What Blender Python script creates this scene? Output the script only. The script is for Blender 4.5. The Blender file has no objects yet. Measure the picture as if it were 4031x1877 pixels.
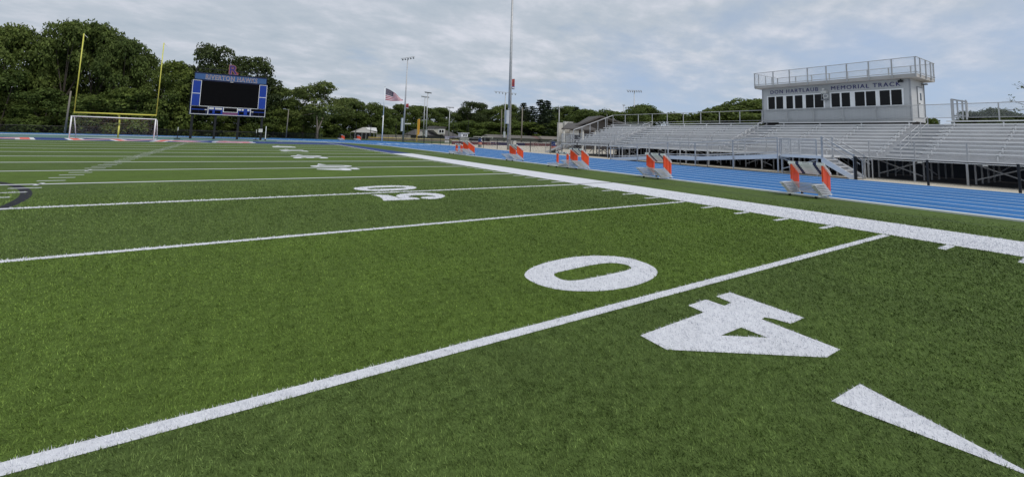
import bpy, math, random
import numpy as np
from mathutils import Vector, Matrix, geometry
random.seed(7); rng = np.random.default_rng(7)
S = bpy.context.scene; COL = S.collection
YD = 0.9144

# ------------------------------------------------------------------ materials
def N(nt, typ, **kw):
    n = nt.nodes.new(typ)
    for k, v in kw.items():
        if k == 'ins':
            for i, x in v.items():
                if isinstance(x, bpy.types.NodeSocket): nt.links.new(x, n.inputs[i])
                else: n.inputs[i].default_value = x
        else: setattr(n, k, v)
    return n
def MATH(nt, op, a, b=0.0, c=None):
    ins = {0: a, 1: b}
    if c is not None: ins[2] = c
    return N(nt, 'ShaderNodeMath', operation=op, ins=ins).outputs[0]
def RGB(c): return (c[0], c[1], c[2], 1.0)
def MIX(nt, f, a, b, mode='MIX'):
    n = N(nt, 'ShaderNodeMix', data_type='RGBA', blend_type=mode)
    for i, x in ((0, f), (6, a), (7, b)):
        if isinstance(x, bpy.types.NodeSocket): nt.links.new(x, n.inputs[i])
        else: n.inputs[i].default_value = x
    return n.outputs[2]
def RAMP(nt, f, stops):
    n = N(nt, 'ShaderNodeValToRGB', ins={0: f})
    e = n.color_ramp.elements
    while len(e) < len(stops): e.new(0.5)
    for i, (p, c) in enumerate(stops):
        e[i].position = p; e[i].color = RGB(c) if not isinstance(c, (int, float)) else (c, c, c, 1)
    return n.outputs[0]
def newmat(name):
    m = bpy.data.materials.new(name); m.use_nodes = True
    nt = m.node_tree; return m, nt, nt.nodes['Principled BSDF']
def NOISE(nt, vec, scale, detail=4, rough=.6):
    return N(nt, 'ShaderNodeTexNoise', ins={'Vector': vec, 'Scale': scale, 'Detail': detail, 'Roughness': rough}).outputs['Fac']
def POS(nt): return N(nt, 'ShaderNodeNewGeometry').outputs['Position']
MATS = {}
def mat(name, col, rough=.6, metal=0., var=.15, scale=2.5, fine=0., bump=0., spec=.4, stretch=None):
    if name in MATS: return MATS[name]
    m, nt, b = newmat(name); p = POS(nt)
    if stretch: p = N(nt, 'ShaderNodeMapping', ins={'Vector': p, 'Scale': stretch}).outputs[0]
    n = NOISE(nt, p, scale, 5)
    f = RAMP(nt, n, [(.3, 1 - var), (.7, 1 + var)])
    c = MIX(nt, 1.0, RGB(col), f, 'MULTIPLY')
    if fine:
        n2 = NOISE(nt, p, scale * 30, 3)
        c = MIX(nt, 1.0, c, RAMP(nt, n2, [(.3, 1 - fine), (.7, 1 + fine)]), 'MULTIPLY')
    nt.links.new(c, b.inputs['Base Color'])
    b.inputs['Roughness'].default_value = rough; b.inputs['Metallic'].default_value = metal
    b.inputs['Specular IOR Level'].default_value = spec
    if bump:
        bn = N(nt, 'ShaderNodeBump', ins={'Height': NOISE(nt, p, scale * 25, 3), 'Strength': bump, 'Distance': .02})
        nt.links.new(bn.outputs[0], b.inputs['Normal'])
    MATS[name] = m; return m
def mesh_mat(name, col, pitch, wire, rough=.5, metal=0.):
    """chain link or net: crossing wires with open gaps"""
    m, nt, b = newmat(name)
    s = N(nt, 'ShaderNodeSeparateXYZ', ins={0: POS(nt)})
    h = MATH(nt, 'ADD', s.outputs[0], s.outputs[1])
    a1 = MATH(nt, 'LESS_THAN', MATH(nt, 'FRACT', MATH(nt, 'MULTIPLY', MATH(nt, 'ADD', h, s.outputs[2]), 1 / pitch)), wire)
    a2 = MATH(nt, 'LESS_THAN', MATH(nt, 'FRACT', MATH(nt, 'MULTIPLY', MATH(nt, 'SUBTRACT', h, s.outputs[2]), 1 / pitch)), wire)
    b.inputs['Base Color'].default_value = RGB(col); b.inputs['Roughness'].default_value = rough
    b.inputs['Metallic'].default_value = metal
    nt.links.new(MATH(nt, 'MAXIMUM', a1, a2), b.inputs['Alpha'])
    MATS[name] = m; return m

# ------------------------------------------------------------------ objects
ORG = {}
def props(o, label=None, cat=None, group=None, kind=None):
    if label: o['label'] = label
    if cat: o['category'] = cat
    if group: o['group'] = group
    if kind: o['kind'] = kind
    return o
def thing(name, label, cat, loc=(0, 0, 0), group=None):
    o = bpy.data.objects.new(name, None); COL.objects.link(o); o.location = loc; o.empty_display_size = .2
    ORG[o] = Vector(loc); return props(o, label, cat, group)
def dup(root, loc, label=None, group=None, rotz=None, scale=None):
    r = root.copy(); COL.objects.link(r); r.location = loc; ORG[r] = Vector(loc)
    if rotz is not None: r.rotation_euler = (0, 0, rotz)
    if scale is not None: r.scale = scale
    if label: r['label'] = label
    if group: r['group'] = group
    for ch in [x for x in KIDS.get(root, [])]:
        c = ch.copy(); COL.objects.link(c); c.parent = r; KIDS.setdefault(r, []).append(c)
        for g in KIDS.get(ch, []):
            d = g.copy(); COL.objects.link(d); d.parent = c; KIDS.setdefault(c, []).append(d)
    return r
KIDS = {}
class MB:
    def __init__(s): s.v = []; s.f = []; s.m = []
    def add(s, vs, fs, m=0):
        n = len(s.v); s.v += [tuple(p) for p in vs]
        s.f += [tuple(i + n for i in f) for f in fs]; s.m += [m] * len(fs); return s
    def box(s, x0, x1, y0, y1, z0, z1, m=0):
        return s.add([(x0,y0,z0),(x1,y0,z0),(x1,y1,z0),(x0,y1,z0),(x0,y0,z1),(x1,y0,z1),(x1,y1,z1),(x0,y1,z1)],
                     [(3,2,1,0),(4,5,6,7),(0,1,5,4),(1,2,6,5),(2,3,7,6),(3,0,4,7)], m)
    def beam(s, p, q, w, h=None, m=0, up=(0, 0, 1)):
        h = w if h is None else h
        p, q = Vector(p), Vector(q); d = (q - p).normalized(); u = Vector(up)
        if abs(d.dot(u)) > .98: u = Vector((1, 0, 0))
        r = d.cross(u).normalized(); u = r.cross(d)
        vs = []
        for c in (p, q):
            for a, b in ((-1,-1),(1,-1),(1,1),(-1,1)): vs.append(c + r * a * w / 2 + u * b * h / 2)
        return s.add(vs, [(0,1,2,3),(7,6,5,4),(0,4,5,1),(1,5,6,2),(2,6,7,3),(3,7,4,0)], m)
    def tube(s, p, q, r, n=8, r2=None, m=0):
        r2 = r if r2 is None else r2
        p, q = Vector(p), Vector(q); d = (q - p).normalized(); u = Vector((0, 0, 1))
        if abs(d.dot(u)) > .98: u = Vector((1, 0, 0))
        a = d.cross(u).normalized(); b = d.cross(a)
        vs = [p + (a * math.cos(t) + b * math.sin(t)) * r for t in [2*math.pi*i/n for i in range(n)]]
        vs += [q + (a * math.cos(t) + b * math.sin(t)) * r2 for t in [2*math.pi*i/n for i in range(n)]]
        fs = [(i, i+n, (i+1) % n + n, (i+1) % n) for i in range(n)] + [tuple(range(n)), tuple(range(2*n-1, n-1, -1))]
        return s.add(vs, fs, m)
    def path(s, pts, r, n=8, m=0):
        for a, b in zip(pts, pts[1:]): s.tube(a, b, r, n, m=m)
        return s
    def flat(s, outer, z, hole=None, m=0):
        loops = [[Vector((x, y, 0)) for x, y in outer]] + ([[Vector((x, y, 0)) for x, y in hole]] if hole else [])
        pts = [p for l in loops for p in l]
        for t in geometry.tessellate_polygon(loops):
            a, b, c = (pts[i] for i in t)
            if (b - a).cross(c - a).z < 0: b, c = c, b
            s.add([(p.x, p.y, z) for p in (a, b, c)], [(0, 1, 2)], m)
        return s
    def prism(s, pts, ax, a, b, m=0):
        """polygon in the plane across axis ax ('x' or 'y'), from a to b"""
        n = len(pts); mk = (lambda p, t: (t, p[0], p[1])) if ax == 'x' else (lambda p, t: (p[0], t, p[1]))
        return s.add([mk(p, a) for p in pts] + [mk(p, b) for p in pts],
                     [tuple(range(n)), tuple(range(2*n-1, n-1, -1))] + [(i, i+n, (i+1) % n + n, (i+1) % n) for i in range(n)], m)
    def quad(s, *p, m=0): return s.add(p, [(0, 1, 2, 3)], m)
    def build(s, name, mats, parent=None, loc=None, smooth=False):
        mats = mats if isinstance(mats, (list, tuple)) else [mats]
        o0 = ORG[parent] if parent is not None else Vector(loc or (0, 0, 0))
        me = bpy.data.meshes.new(name)
        me.from_pydata([(x - o0.x, y - o0.y, z - o0.z) for x, y, z in s.v], [], s.f)
        for x in mats: me.materials.append(x)
        me.polygons.foreach_set('material_index', s.m)
        if smooth: me.polygons.foreach_set('use_smooth', [True] * len(s.f))
        me.update()
        o = bpy.data.objects.new(name, me); COL.objects.link(o)
        if parent is not None: o.parent = parent; KIDS.setdefault(parent, []).append(o)
        else: o.location = o0
        ORG[o] = o0; return o
_txt = {}
def text_mesh(body, offset=0., extrude=0., space=1.):
    key = (body, offset, extrude, space)
    if key in _txt: return _txt[key]
    cu = bpy.data.curves.new('lettering', 'FONT'); cu.body = body; cu.size = 1; cu.offset = offset
    cu.extrude = extrude; cu.resolution_u = 6; cu.space_character = space
    o = bpy.data.objects.new('lettering', cu); COL.objects.link(o)
    dg = bpy.context.evaluated_depsgraph_get(); dg.update()
    me = bpy.data.meshes.new_from_object(o.evaluated_get(dg))
    v = np.array([p.co[:] for p in me.vertices]); f = [tuple(p.vertices) for p in me.polygons]
    bpy.data.objects.remove(o); bpy.data.curves.remove(cu); bpy.data.meshes.remove(me)
    _txt[key] = (v, f); return v, f
def put_text(mb, body, fn, m=0, offset=0., extrude=0., ref=None, space=1.):
    """fn maps (s, t, depth) with s, t in 0..1 over the lettering's own box to a world point"""
    v, f = text_mesh(body, offset, extrude, space)
    r = text_mesh(ref or body, 0., extrude, space)[0] if offset else v
    lo, hi = r.min(0), r.max(0)
    mb.add([fn((p[0]-lo[0])/(hi[0]-lo[0]), (p[1]-lo[1])/(hi[1]-lo[1]), p[2]) for p in v], f, m)

# ------------------------------------------------------------------ camera
F_PX, CX, CY, W_PX, H_PX = 1638.07, 1950.0, 387.586, 4031.0, 1877.0
CAM = Vector((-11.60126, 33.3637, 1.75404)); yaw, pit, rol = (math.radians(a) for a in (31.56196, 5.26504, 1.86412))
fw = Vector((math.sin(yaw)*math.cos(pit), math.cos(yaw)*math.cos(pit), math.sin(pit)))
rt = Vector((math.cos(yaw), -math.sin(yaw), 0)); up = rt.cross(fw)
rt, up = rt*math.cos(rol)+up*math.sin(rol), -rt*math.sin(rol)+up*math.cos(rol)
cd = bpy.data.cameras.new('camera'); cam = bpy.data.objects.new('camera', cd); COL.objects.link(cam)
cam.matrix_world = Matrix(((rt.x, up.x, -fw.x, CAM.x), (rt.y, up.y, -fw.y, CAM.y), (rt.z, up.z, -fw.z, CAM.z), (0, 0, 0, 1)))
cd.sensor_width = 36; cd.sensor_fit = 'HORIZONTAL'; cd.lens = F_PX / W_PX * 36
cd.shift_x = (W_PX/2 - CX) / W_PX; cd.shift_y = (CY - H_PX/2) / W_PX
cd.clip_start = .05; cd.clip_end = 6000
S.camera = cam

# ------------------------------------------------------------------ light
SUN_EL, SUN_AZ = math.radians(56), math.radians(160)      # azimuth from +Y towards +X: behind the camera
w = bpy.data.worlds.new('World'); S.world = w; w.use_nodes = True; nt = w.node_tree
bg = nt.nodes['Background']
sky = N(nt, 'ShaderNodeTexSky', sky_type='NISHITA', sun_disc=False, sun_elevation=SUN_EL, sun_rotation=SUN_AZ, altitude=200, air_density=1., dust_density=1.5, ozone_density=1.)
d = N(nt, 'ShaderNodeTexCoord').outputs['Generated']
sp = N(nt, 'ShaderNodeSeparateXYZ', ins={0: d})
zc = MATH(nt, 'ADD', MATH(nt, 'MAXIMUM', sp.outputs[2], 0.0), .20)
pv = N(nt, 'ShaderNodeCombineXYZ', ins={0: MATH(nt, 'DIVIDE', sp.outputs[0], zc), 1: MATH(nt, 'DIVIDE', sp.outputs[1], zc), 2: 0.0}).outputs[0]
pv1 = N(nt, 'ShaderNodeMapping', ins={'Vector': pv, 'Rotation': (0, 0, math.radians(-58)), 'Scale': (.8, 1.15, 1), 'Location': (3.1, 1.7, 0)}).outputs[0]
n1 = NOISE(nt, pv1, 1.2, 6, .5)
n2 = NOISE(nt, pv1, 3.6, 7, .6)
# thinner cloud low down and to the east (right of the picture)
east = MATH(nt, 'MULTIPLY', MATH(nt, 'ADD', MATH(nt, 'MULTIPLY', sp.outputs[0], .8), MATH(nt, 'MULTIPLY', sp.outputs[1], -.6)), .25)
low = MATH(nt, 'MULTIPLY', MATH(nt, 'SUBTRACT', .30, sp.outputs[2]), .75)
low = MATH(nt, 'MAXIMUM', low, 0.0)
cov = MATH(nt, 'ADD', MATH(nt, 'MULTIPLY', n1, .75), MATH(nt, 'MULTIPLY', n2, .35))
cov = MATH(nt, 'SUBTRACT', MATH(nt, 'SUBTRACT', cov, east), low)
covr = RAMP(nt, cov, [(.14, 0.0), (.46, 1.0)])
shade = RAMP(nt, MATH(nt, 'ADD', MATH(nt, 'MULTIPLY', n2, .7), MATH(nt, 'MULTIPLY', n1, .35)), [(.36, (3.5, 4.15, 4.85)), (.52, (4.3, 4.8, 5.45)), (.66, (5.6, 5.85, 6.5))])
haze = MIX(nt, .70, sky.outputs[0], RGB((3.5, 4.5, 6.5)))
skyc = MIX(nt, covr, haze, shade)
nt.links.new(skyc, bg.inputs['Color']); bg.inputs['Strength'].default_value = .1
sl = bpy.data.lights.new('sun', 'SUN'); sl.energy = 1.75; sl.angle = math.radians(20); sl.color = (1, .95, .88)
so = bpy.data.objects.new('sun', sl); COL.objects.link(so); so.location = (0, 0, 60)
sd = Vector((math.sin(SUN_AZ)*math.cos(SUN_EL), math.cos(SUN_AZ)*math.cos(SUN_EL), math.sin(SUN_EL)))
so.rotation_euler = (-sd).to_track_quat('-Z', 'Y').to_euler()
S.view_settings.view_transform = 'Standard'; S.view_settings.look = 'None'; S.view_settings.exposure = .22; S.view_settings.gamma = 1
S.render.engine = 'CYCLES'; S.cycles.transparent_max_bounces = 24; S.cycles.max_bounces = 6

# ------------------------------------------------------------------ colours
ALU = mat('aluminium', (.79, .79, .79), .45, .2, .06, 1.2, fine=.05, spec=.5)
ALUD = mat('shaded_grey_aluminium', (.60, .60, .61), .55, .2, .10, 1.5, fine=.06)  # darker copy: puts shade into footboard and riser colour; also grey legs and treads
GALV = mat('galvanised_steel', (.45, .455, .465), .5, .3, .14, 3, fine=.08)
GALVD = mat('dull_steel', (.27, .28, .30), .6, .25, .12, 3)
BLK = mat('black_paint', (.012, .013, .015), .45, 0, .2, 3)
DARK = mat('dark_backing', (.010, .009, .009), .9, 0, .3, .8)
WHT = mat('white_paint', (.84, .85, .86), .45, 0, .05, 3)
WHTD = mat('off_white_paint', (.62, .62, .60), .6, 0, .10, 2)
YEL = mat('yellow_paint', (.62, .60, .10), .4, 0, .06, 3)
ORG_P = mat('orange_plastic', (.78, .085, .018), .42, 0, .08, 6)
NAVY = mat('navy_paint', (.018, .025, .11), .5, 0, .12, 3)
BLUEP = mat('royal_blue_panel', (.010, .045, .31), .35, 0, .08, 1)
SLATEB = mat('slate_blue_panel', (.045, .11, .27), .45, 0, .10, 1)
SCREEN = mat('unlit_screen', (.003, .003, .004), .7, 0, .2, 2, spec=.08)
CORAL = mat('coral_paint', (.55, .13, .09), .6, 0, .12, 2)
CONC = mat('concrete', (.46, .42, .35), .9, 0, .14, .6, fine=.12, bump=.2)
WOOD = mat('weathered_wood', (.20, .18, .15), .85, 0, .25, 2.5, stretch=(4, 4, .4), fine=.1)
ROOF = mat('dark_shingles', (.085, .080, .078), .9, 0, .15, 1.5, fine=.25)
SIDING = mat('grey_siding', (.53, .54, .55), .75, 0, .06, 6, stretch=(0, 3, .05), fine=.08)
GLASS = mat('dark_glass', (.006, .007, .008), .10, 0, .3, 1, spec=.2)
STONE = mat('pale_block', (.56, .55, .52), .85, 0, .10, 2, fine=.06)
CHAIN = mesh_mat('chain_link', (.50, .52, .54), .055, .105, .5, .3)
CHAINB = mesh_mat('black_chain_link', (.02, .02, .022), .055, .08, .5)
NETW = mesh_mat('white_net', (.7, .7, .7), .12, .035, .8)
# ------------------------------------------------------------------ turf
def turf_mat(name, blades, tone=1.0):
    m, nt, b = newmat(name); p = POS(nt)
    s = N(nt, 'ShaderNodeSeparateXYZ', ins={0: p})
    t = MATH(nt, 'FLOOR', MATH(nt, 'DIVIDE', MATH(nt, 'ABSOLUTE', MATH(nt, 'SUBTRACT', s.outputs[1], 50*YD)), 5*YD))
    odd = MATH(nt, 'MODULO', t, 2.0)
    infield = MATH(nt, 'LESS_THAN', s.outputs[0], 0.0)
    odd = MATH(nt, 'MULTIPLY', odd, infield)
    c = MIX(nt, odd, RGB((.081*tone, .120*tone, .034*tone)), RGB((.088*tone, .135*tone, .029*tone)))
    big = NOISE(nt, p, .55, 5, .65)
    c = MIX(nt, 1, c, RAMP(nt, big, [(.3, (.88, .88, .92)), (.7, (1.10, 1.12, 1.05))]), 'MULTIPLY')
    mid = NOISE(nt, N(nt, 'ShaderNodeMapping', ins={'Vector': p, 'Scale': (1, 2.2, 1), 'Rotation': (0, 0, .5)}).outputs[0], 7., 4, .7)
    c = MIX(nt, 1, c, RAMP(nt, mid, [(.25, .80), (.75, 1.22)]), 'MULTIPLY')
    if blades:
        cl = NOISE(nt, p, 38., 2, .6)
        c = MIX(nt, 1, c, RAMP(nt, cl, [(.32, .58), (.5, .98), (.68, 1.5)]), 'MULTIPLY')
        r = N(nt, 'ShaderNodeNewGeometry').outputs['Random Per Island']
        c = MIX(nt, 1, c, RAMP(nt, r, [(0, (.56, .58, .56)), (.55, (.98, 1.0, .95)), (1, (1.75, 1.62, 1.7))]), 'MULTIPLY')
        b.inputs['Roughness'].default_value = .55
    else:
        st = NOISE(nt, N(nt, 'ShaderNodeMapping', ins={'Vector': p, 'Scale': (1, 3, 1), 'Rotation': (0, 0, .25)}).outputs[0], 3.2, 5, .75)
        c = MIX(nt, 1, c, RAMP(nt, st, [(.3, .80), (.7, 1.2)]), 'MULTIPLY')
        fine = NOISE(nt, p, 60., 3, .7)
        c = MIX(nt, 1, c, RAMP(nt, fine, [(.3, .68), (.7, 1.32)]), 'MULTIPLY')
        b.inputs['Roughness'].default_value = .8
        bn = N(nt, 'ShaderNodeBump', ins={'Height': NOISE(nt, p, 45., 4, .7), 'Strength': .6, 'Distance': .03})
        nt.links.new(bn.outputs[0], b.inputs['Normal'])
    nt.links.new(c, b.inputs['Base Color'])
    b.inputs['Specular IOR Level'].default_value = .06
    return m
TURF = turf_mat('synthetic_turf', False); TURFB = turf_mat('synthetic_turf_fibres', True, 1.33)
def white_turf(name, col, blades):
    m, nt, b = newmat(name); p = POS(nt)
    if blades:
        f = RAMP(nt, N(nt, 'ShaderNodeNewGeometry').outputs['Random Per Island'], [(0, (.62, .62, .68)), (.6, (1, 1, 1)), (1, (1.15, 1.15, 1.12))])
    else:
        f = RAMP(nt, NOISE(nt, p, 40., 3, .7), [(.3, .90), (.7, 1.08)])
    f2 = RAMP(nt, NOISE(nt, p, 2., 5, .7), [(.3, .93), (.7, 1.03)])
    nt.links.new(MIX(nt, 1, MIX(nt, 1, RGB(col), f, 'MULTIPLY'), f2, 'MULTIPLY'), b.inputs['Base Color'])
    b.inputs['Roughness'].default_value = .8; b.inputs['Specular IOR Level'].default_value = .2
    return m
WTURF = white_turf('white_turf', (.62, .63, .67), False); WTURFB = white_turf('white_turf_fibres', (.75, .76, .79), True)
BTURF = mat('blue_turf', (.012, .035, .16), .85, 0, .12, 2, fine=.15)
CTURF = mat('coral_turf', (.62, .12, .085), .85, 0, .12, 2, fine=.12)
NTURF = mat('black_turf', (.007, .008, .013), .9, 0, .2, 4, fine=.2)
SEAM = mat('turf_seam', (.030, .050, .014), .9, 0, .2, 6)
TEAL = mat('green_rubber_surface', (.085, .17, .155), .8, 0, .15, .5, fine=.1)
TRACK = mat('blue_track', (.030, .140, .36), .75, 0, .09, .35, fine=.16, spec=.12)
CURB = mat('white_curb', (.70, .71, .70), .7, 0, .08, 2)
LANE = mat('lane_paint', (.55, .66, .80), .6, 0, .06, 2)
SOIL = mat('rough_grass', (.055, .085, .022), .95, 0, .35, .12, fine=.3)
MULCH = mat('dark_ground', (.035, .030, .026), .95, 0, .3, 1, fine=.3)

def sheet(name, polys, z, m, hole=None):
    b = MB()
    for pl in polys: b.flat(pl, z)
    return props(b.build(name, m), kind='structure')
b = MB(); b.flat([(-2500, -1500), (2500, -1500), (2500, 2500), (-2500, 2500)], -.06)
props(b.build('ground', SOIL), kind='structure')
AXC, YS0, YS1 = -24.4, 3.5, 87.9          # axis of the oval and ends of its straights
def oval(r, n=40):
    pts = [(AXC + r*math.sin(t), YS1 + r*math.cos(t)) for t in np.linspace(math.pi/2, -math.pi/2, n)]
    return pts + [(AXC - r*math.cos(t), YS0 - r*math.sin(t)) for t in np.linspace(0, math.pi, n)]
RI, LW = 30.55, 1.53
RO = RI + 8*LW
b = MB(); b.flat([(18.6, -30), (75, -30), (75, 112), (30, 112), (18.6, 112)], -.022)
props(b.build('concrete_apron', CONC), kind='structure')
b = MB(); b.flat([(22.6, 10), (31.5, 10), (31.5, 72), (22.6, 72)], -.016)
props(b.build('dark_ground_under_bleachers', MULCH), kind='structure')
b = MB(); b.flat(oval(RO + .15), -.012); b.flat([(5.6, 80), (18.5, 80), (19.9, 92), (19.6, 112), (15, 128), (-6, 131.5), (-6, 125)], -.015)
props(b.build('running_track', TRACK), kind='structure')
b = MB(); b.flat(oval(RI - .22), -.008)
props(b.build('green_end_surface', TEAL), kind='structure')
arc = [(AXC + (RI-.25)*math.cos(t), YS1 + (RI-.25)*math.sin(t)) for t in np.linspace(0, math.asin(13.2/(RI-.25)), 10)]
arcl = [(2*AXC - x, y) for x, y in reversed(arc)]
b = MB(); b.flat([(AXC + RI-.25, -9.6)] + arc + arcl + [(AXC - RI+.25, -9.6)], 0)
props(b.build('playing_field', TURF), kind='structure')
# lane lines and kerb
b = MB()
def ring(mb, r0, r1, z, m=0):
    A, B = oval(r0, 60), oval(r1, 60); n = len(A)
    for i in range(n): j = (i+1) % n; mb.add([(*A[i], z), (*B[i], z), (*B[j], z), (*A[j], z)], [(0, 1, 2, 3)], m)
for k in range(1, 9): ring(b, RI + k*LW - .06, RI + k*LW + .06, -.006)
ring(b, RI + .28, RI + .38, -.006)
for k in range(7): b.quad((8+k*1.4, 100, -.005), (8.9+k*1.4, 100, -.005), (8.9+k*1.4, 102.5, -.005), (8+k*1.4, 102.5, -.005))
props(b.build('lane_lines', LANE), kind='structure')
b = MB(); A, B = oval(RI - .22, 60), oval(RI - .02, 60); n = len(A)
for i in range(n):
    j = (i+1) % n
    b.add([(*A[i], -.02), (*B[i], -.02), (*B[j], -.02), (*A[j], -.02), (*A[i], .045), (*B[i], .045), (*B[j], .045), (*A[j], .045)], [(4, 5, 6, 7), (1, 2, 6, 5), (3, 0, 4, 7)])
props(b.build('track_kerb', CURB), kind='structure')

# ------------------------------------------------------------------ markings (metres; X=0 is the near edge of the border, Y from the far-behind goal line)
def rect(x0, x1, y0, y1): return [(x0, y0), (x1, y0), (x1, y1), (x0, y1)]
white = []                      # list of (outer, hole)
FW = 160/3*YD                   # width of the field
for k in range(0, 21):
    y = k*5*YD
    if k in (0, 20): white.append((rect(-FW, 0, y-.10, y+.10), None))
    else: white.append((rect(-FW+.08, -.08, y-(.06 if k < 10 else .085 if k < 13 else .11), y+(.06 if k < 10 else .085 if k < 13 else .11)), None))
    for hx in (-17.44*YD-.31, -FW+17.44*YD+.31):
        white.append((rect(hx-.05, hx+.05, y-.31, y+.31), None))
for k in range(1, 100):
    if k % 5 == 0: continue
    y = k*YD
    for x0 in (-.66, -17.44*YD-.62, -FW+17.44*YD, -FW+.04): white.append((rect(x0, x0+.62, y-.055, y+.055), None))
for x0, x1 in ((0, 1.95), (-FW-1.95, -FW)):
    white.append((rect(x0, x1, 21.9, 69.5), None))
white += [(rect(-.0, .12, 69.5, 100.6), None), (rect(-FW-.12, -FW, 69.5, 100.6), None), (rect(-.0, .12, -9, 21.9), None)]
white += [(rect(2.4, 3.9, 69.45, 69.57), None), (rect(4.1, 5.6, 69.45, 69.57), None), (rect(2.4, 3.9, 70.9, 71.0), None)]
FOUR = [(-8.35,36.01),(-7.32,36.04),(-7.30,36.23),(-6.955,36.24),(-6.94,36.04),(-6.785,36.05),(-6.75,36.245),(-6.47,36.24),(-6.49,35.465),(-6.785,35.465),(-6.81,35.605),(-6.86,35.668),(-6.937,35.662),(-6.975,35.00),(-7.255,35.00),(-8.36,35.73)]
FOURH = [(-7.675,35.656),(-7.327,35.657),(-7.324,35.42)]
def smooth_ring(pts, n=3):
    p = np.array(pts)
    for _ in range(n):
        q = np.empty((len(p)*2, 2)); nx = np.roll(p, -1, 0); q[0::2] = .75*p + .25*nx; q[1::2] = .25*p + .75*nx; p = q
    return [tuple(x) for x in p]
ZO = smooth_ring([(-8.35,37.85),(-8.06,38.05),(-7.69,38.15),(-7.24,38.19),(-6.80,38.09),(-6.50,37.88),(-6.40,37.6),(-6.46,37.30),(-6.62,37.12),(-6.855,37.00),(-7.145,36.93),(-7.49,36.91),(-7.82,36.96),(-8.08,37.08),(-8.27,37.22),(-8.37,37.4),(-8.40,37.62)], 2)
ZI = smooth_ring([(-7.99,37.69),(-7.847,37.735),(-7.629,37.745),(-7.189,37.77),(-6.87,37.73),(-6.74,37.58),(-6.78,37.42),(-6.909,37.375),(-7.172,37.36),(-7.498,37.36),(-7.82,37.365),(-7.96,37.41),(-8.02,37.51)], 2)
FIVE = [(-8.25,45.37),(-8.022,45.338),(-7.859,45.201),(-7.777,45.026),(-7.738,44.799),(-7.723,44.577),(-7.629,44.477),(-7.701,44.708),(-7.676,44.912),(-7.597,45.088),(-7.404,45.277),(-7.058,45.40),(-6.71,45.332),(-6.413,45.127),(-6.31,44.786),(-6.362,44.467),(-6.569,44.217),(-6.798,44.105),(-7.013,44.12),(-7.139,44.261),(-7.136,44.429),(-7.03,44.533),(-6.821,44.56),(-6.699,44.468),(-6.639,44.496),(-6.668,44.653),(-6.794,44.82),(-7.042,44.928),(-7.247,44.889),(-7.375,44.746),(-7.38,44.59),(-7.251,44.476),(-7.236,44.161),(-8.23,44.247),(-8.167,44.546),(-8.135,44.872),(-8.163,45.157)]
ARROW = [(-7.493, 34.704), (-7.948, 34.719), (-7.755, 33.82)]
def sh(pts, dy): return [(x, y+dy) for x, y in pts]
L40, L60 = 40*YD, 60*YD
white += [(FOUR, FOURH), (ZO, ZI), (ARROW, None), (FIVE, None), (sh(ZO, 10*YD), sh(ZI, 10*YD))]
white += [(sh(FOUR, 20*YD), sh(FOURH, 20*YD)), (sh(ZO, 20*YD), sh(ZI, 20*YD)), ([(x, L60 + (L40 - y)) for x, y in ARROW], None)]
white += [(rect(-10.04, -9.985, 33.17, 33.21), None)]
b = MB()
for o, h in white: b.flat(o, .004, h)
for k, ch in ((70, '3'), (80, '2'), (90, '1')):
    y = k*YD
    put_text(b, ch, lambda s, t, d, y=y: (-6.45 - 1.9*t, y - 1.58 + 1.2*s, .004), offset=.035, ref=ch)
    dy = (k-40)*YD
    b.flat(sh(ZO, dy), .004, sh(ZI, dy)); b.flat([(x, y + (L40 - yy)) for x, yy in ARROW], .004)
b.quad((-6.4, 104.6, .004), (2.9, 104.6, .004), (2.9, 105.4, .004), (-6.4, 105.4, .004))
for i in range(9): b.quad((-22+2.2*i, 101.6, .004), (-21.3+2.2*i, 101.6, .004), (-21.3+2.2*i, 102.1, .004), (-22+2.2*i, 102.1, .004))
b.quad((-34, 101.2, .004), (-14, 101.2, .004), (-14, 101.35, .004), (-34, 101.35, .004))
props(b.build('field_markings', WTURF), kind='structure')
# blue borders, blue end zone
b = MB(); b.flat(rect(-FW-1.95, 1.95, 91.5, 100.6), .0025); b.flat(rect(.0, 1.95, 69.5, 91.5), .0025); b.flat(rect(-FW-1.95, -FW, 69.5, 91.5), .0025)
b.flat(rect(-.0, 1.95, -9, 21.9), .0025)
props(b.build('blue_field_border', BTURF), kind='structure')
# end zone lettering, read from the field
b = MB()
for ch, x0, x1 in (('H', -38.3, -34.6), ('A', -33.6, -28.9), ('W', -27.9, -20.0), ('K', -19.4, -14.9), ('S', -13.7, -9.9)):
    put_text(b, ch, lambda s, t, d, x0=x0, x1=x1: (x0 + (x1-x0)*s, 92.6 + 6.9*t, .006), 0, .045, 0, ch)
    put_text(b, ch, lambda s, t, d, x0=x0, x1=x1: (x0 + (x1-x0)*s, 92.6 + 6.9*t, .010), 1)
props(b.build('end_zone_lettering', [WTURF, CTURF]), kind='structure')
# navy centre circle and dark seams
b = MB(); cx, cy = -FW/2, 50*YD
P = [2*math.pi*i/120 for i in range(121)]
for t0, t1 in zip(P, P[1:]):
    b.quad(*[(cx + r*math.cos(t), cy + r*math.sin(t), .0015) for r, t in ((8.76, t0), (8.96, t0), (8.96, t1), (8.76, t1))])
b.quad((.0, 45.76, .0065), (4.0, 45.76, .0065), (4.0, 45.86, .0065), (.0, 45.86, .0065))
props(b.build('navy_circle_marking', NTURF), kind='structure')
b = MB(); b.quad((3.92, -9, .002), (4.0, -9, .002), (4.0, 87, .002), (3.92, 87, .002))
props(b.build('turf_seam_line', SEAM), kind='structure')

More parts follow.
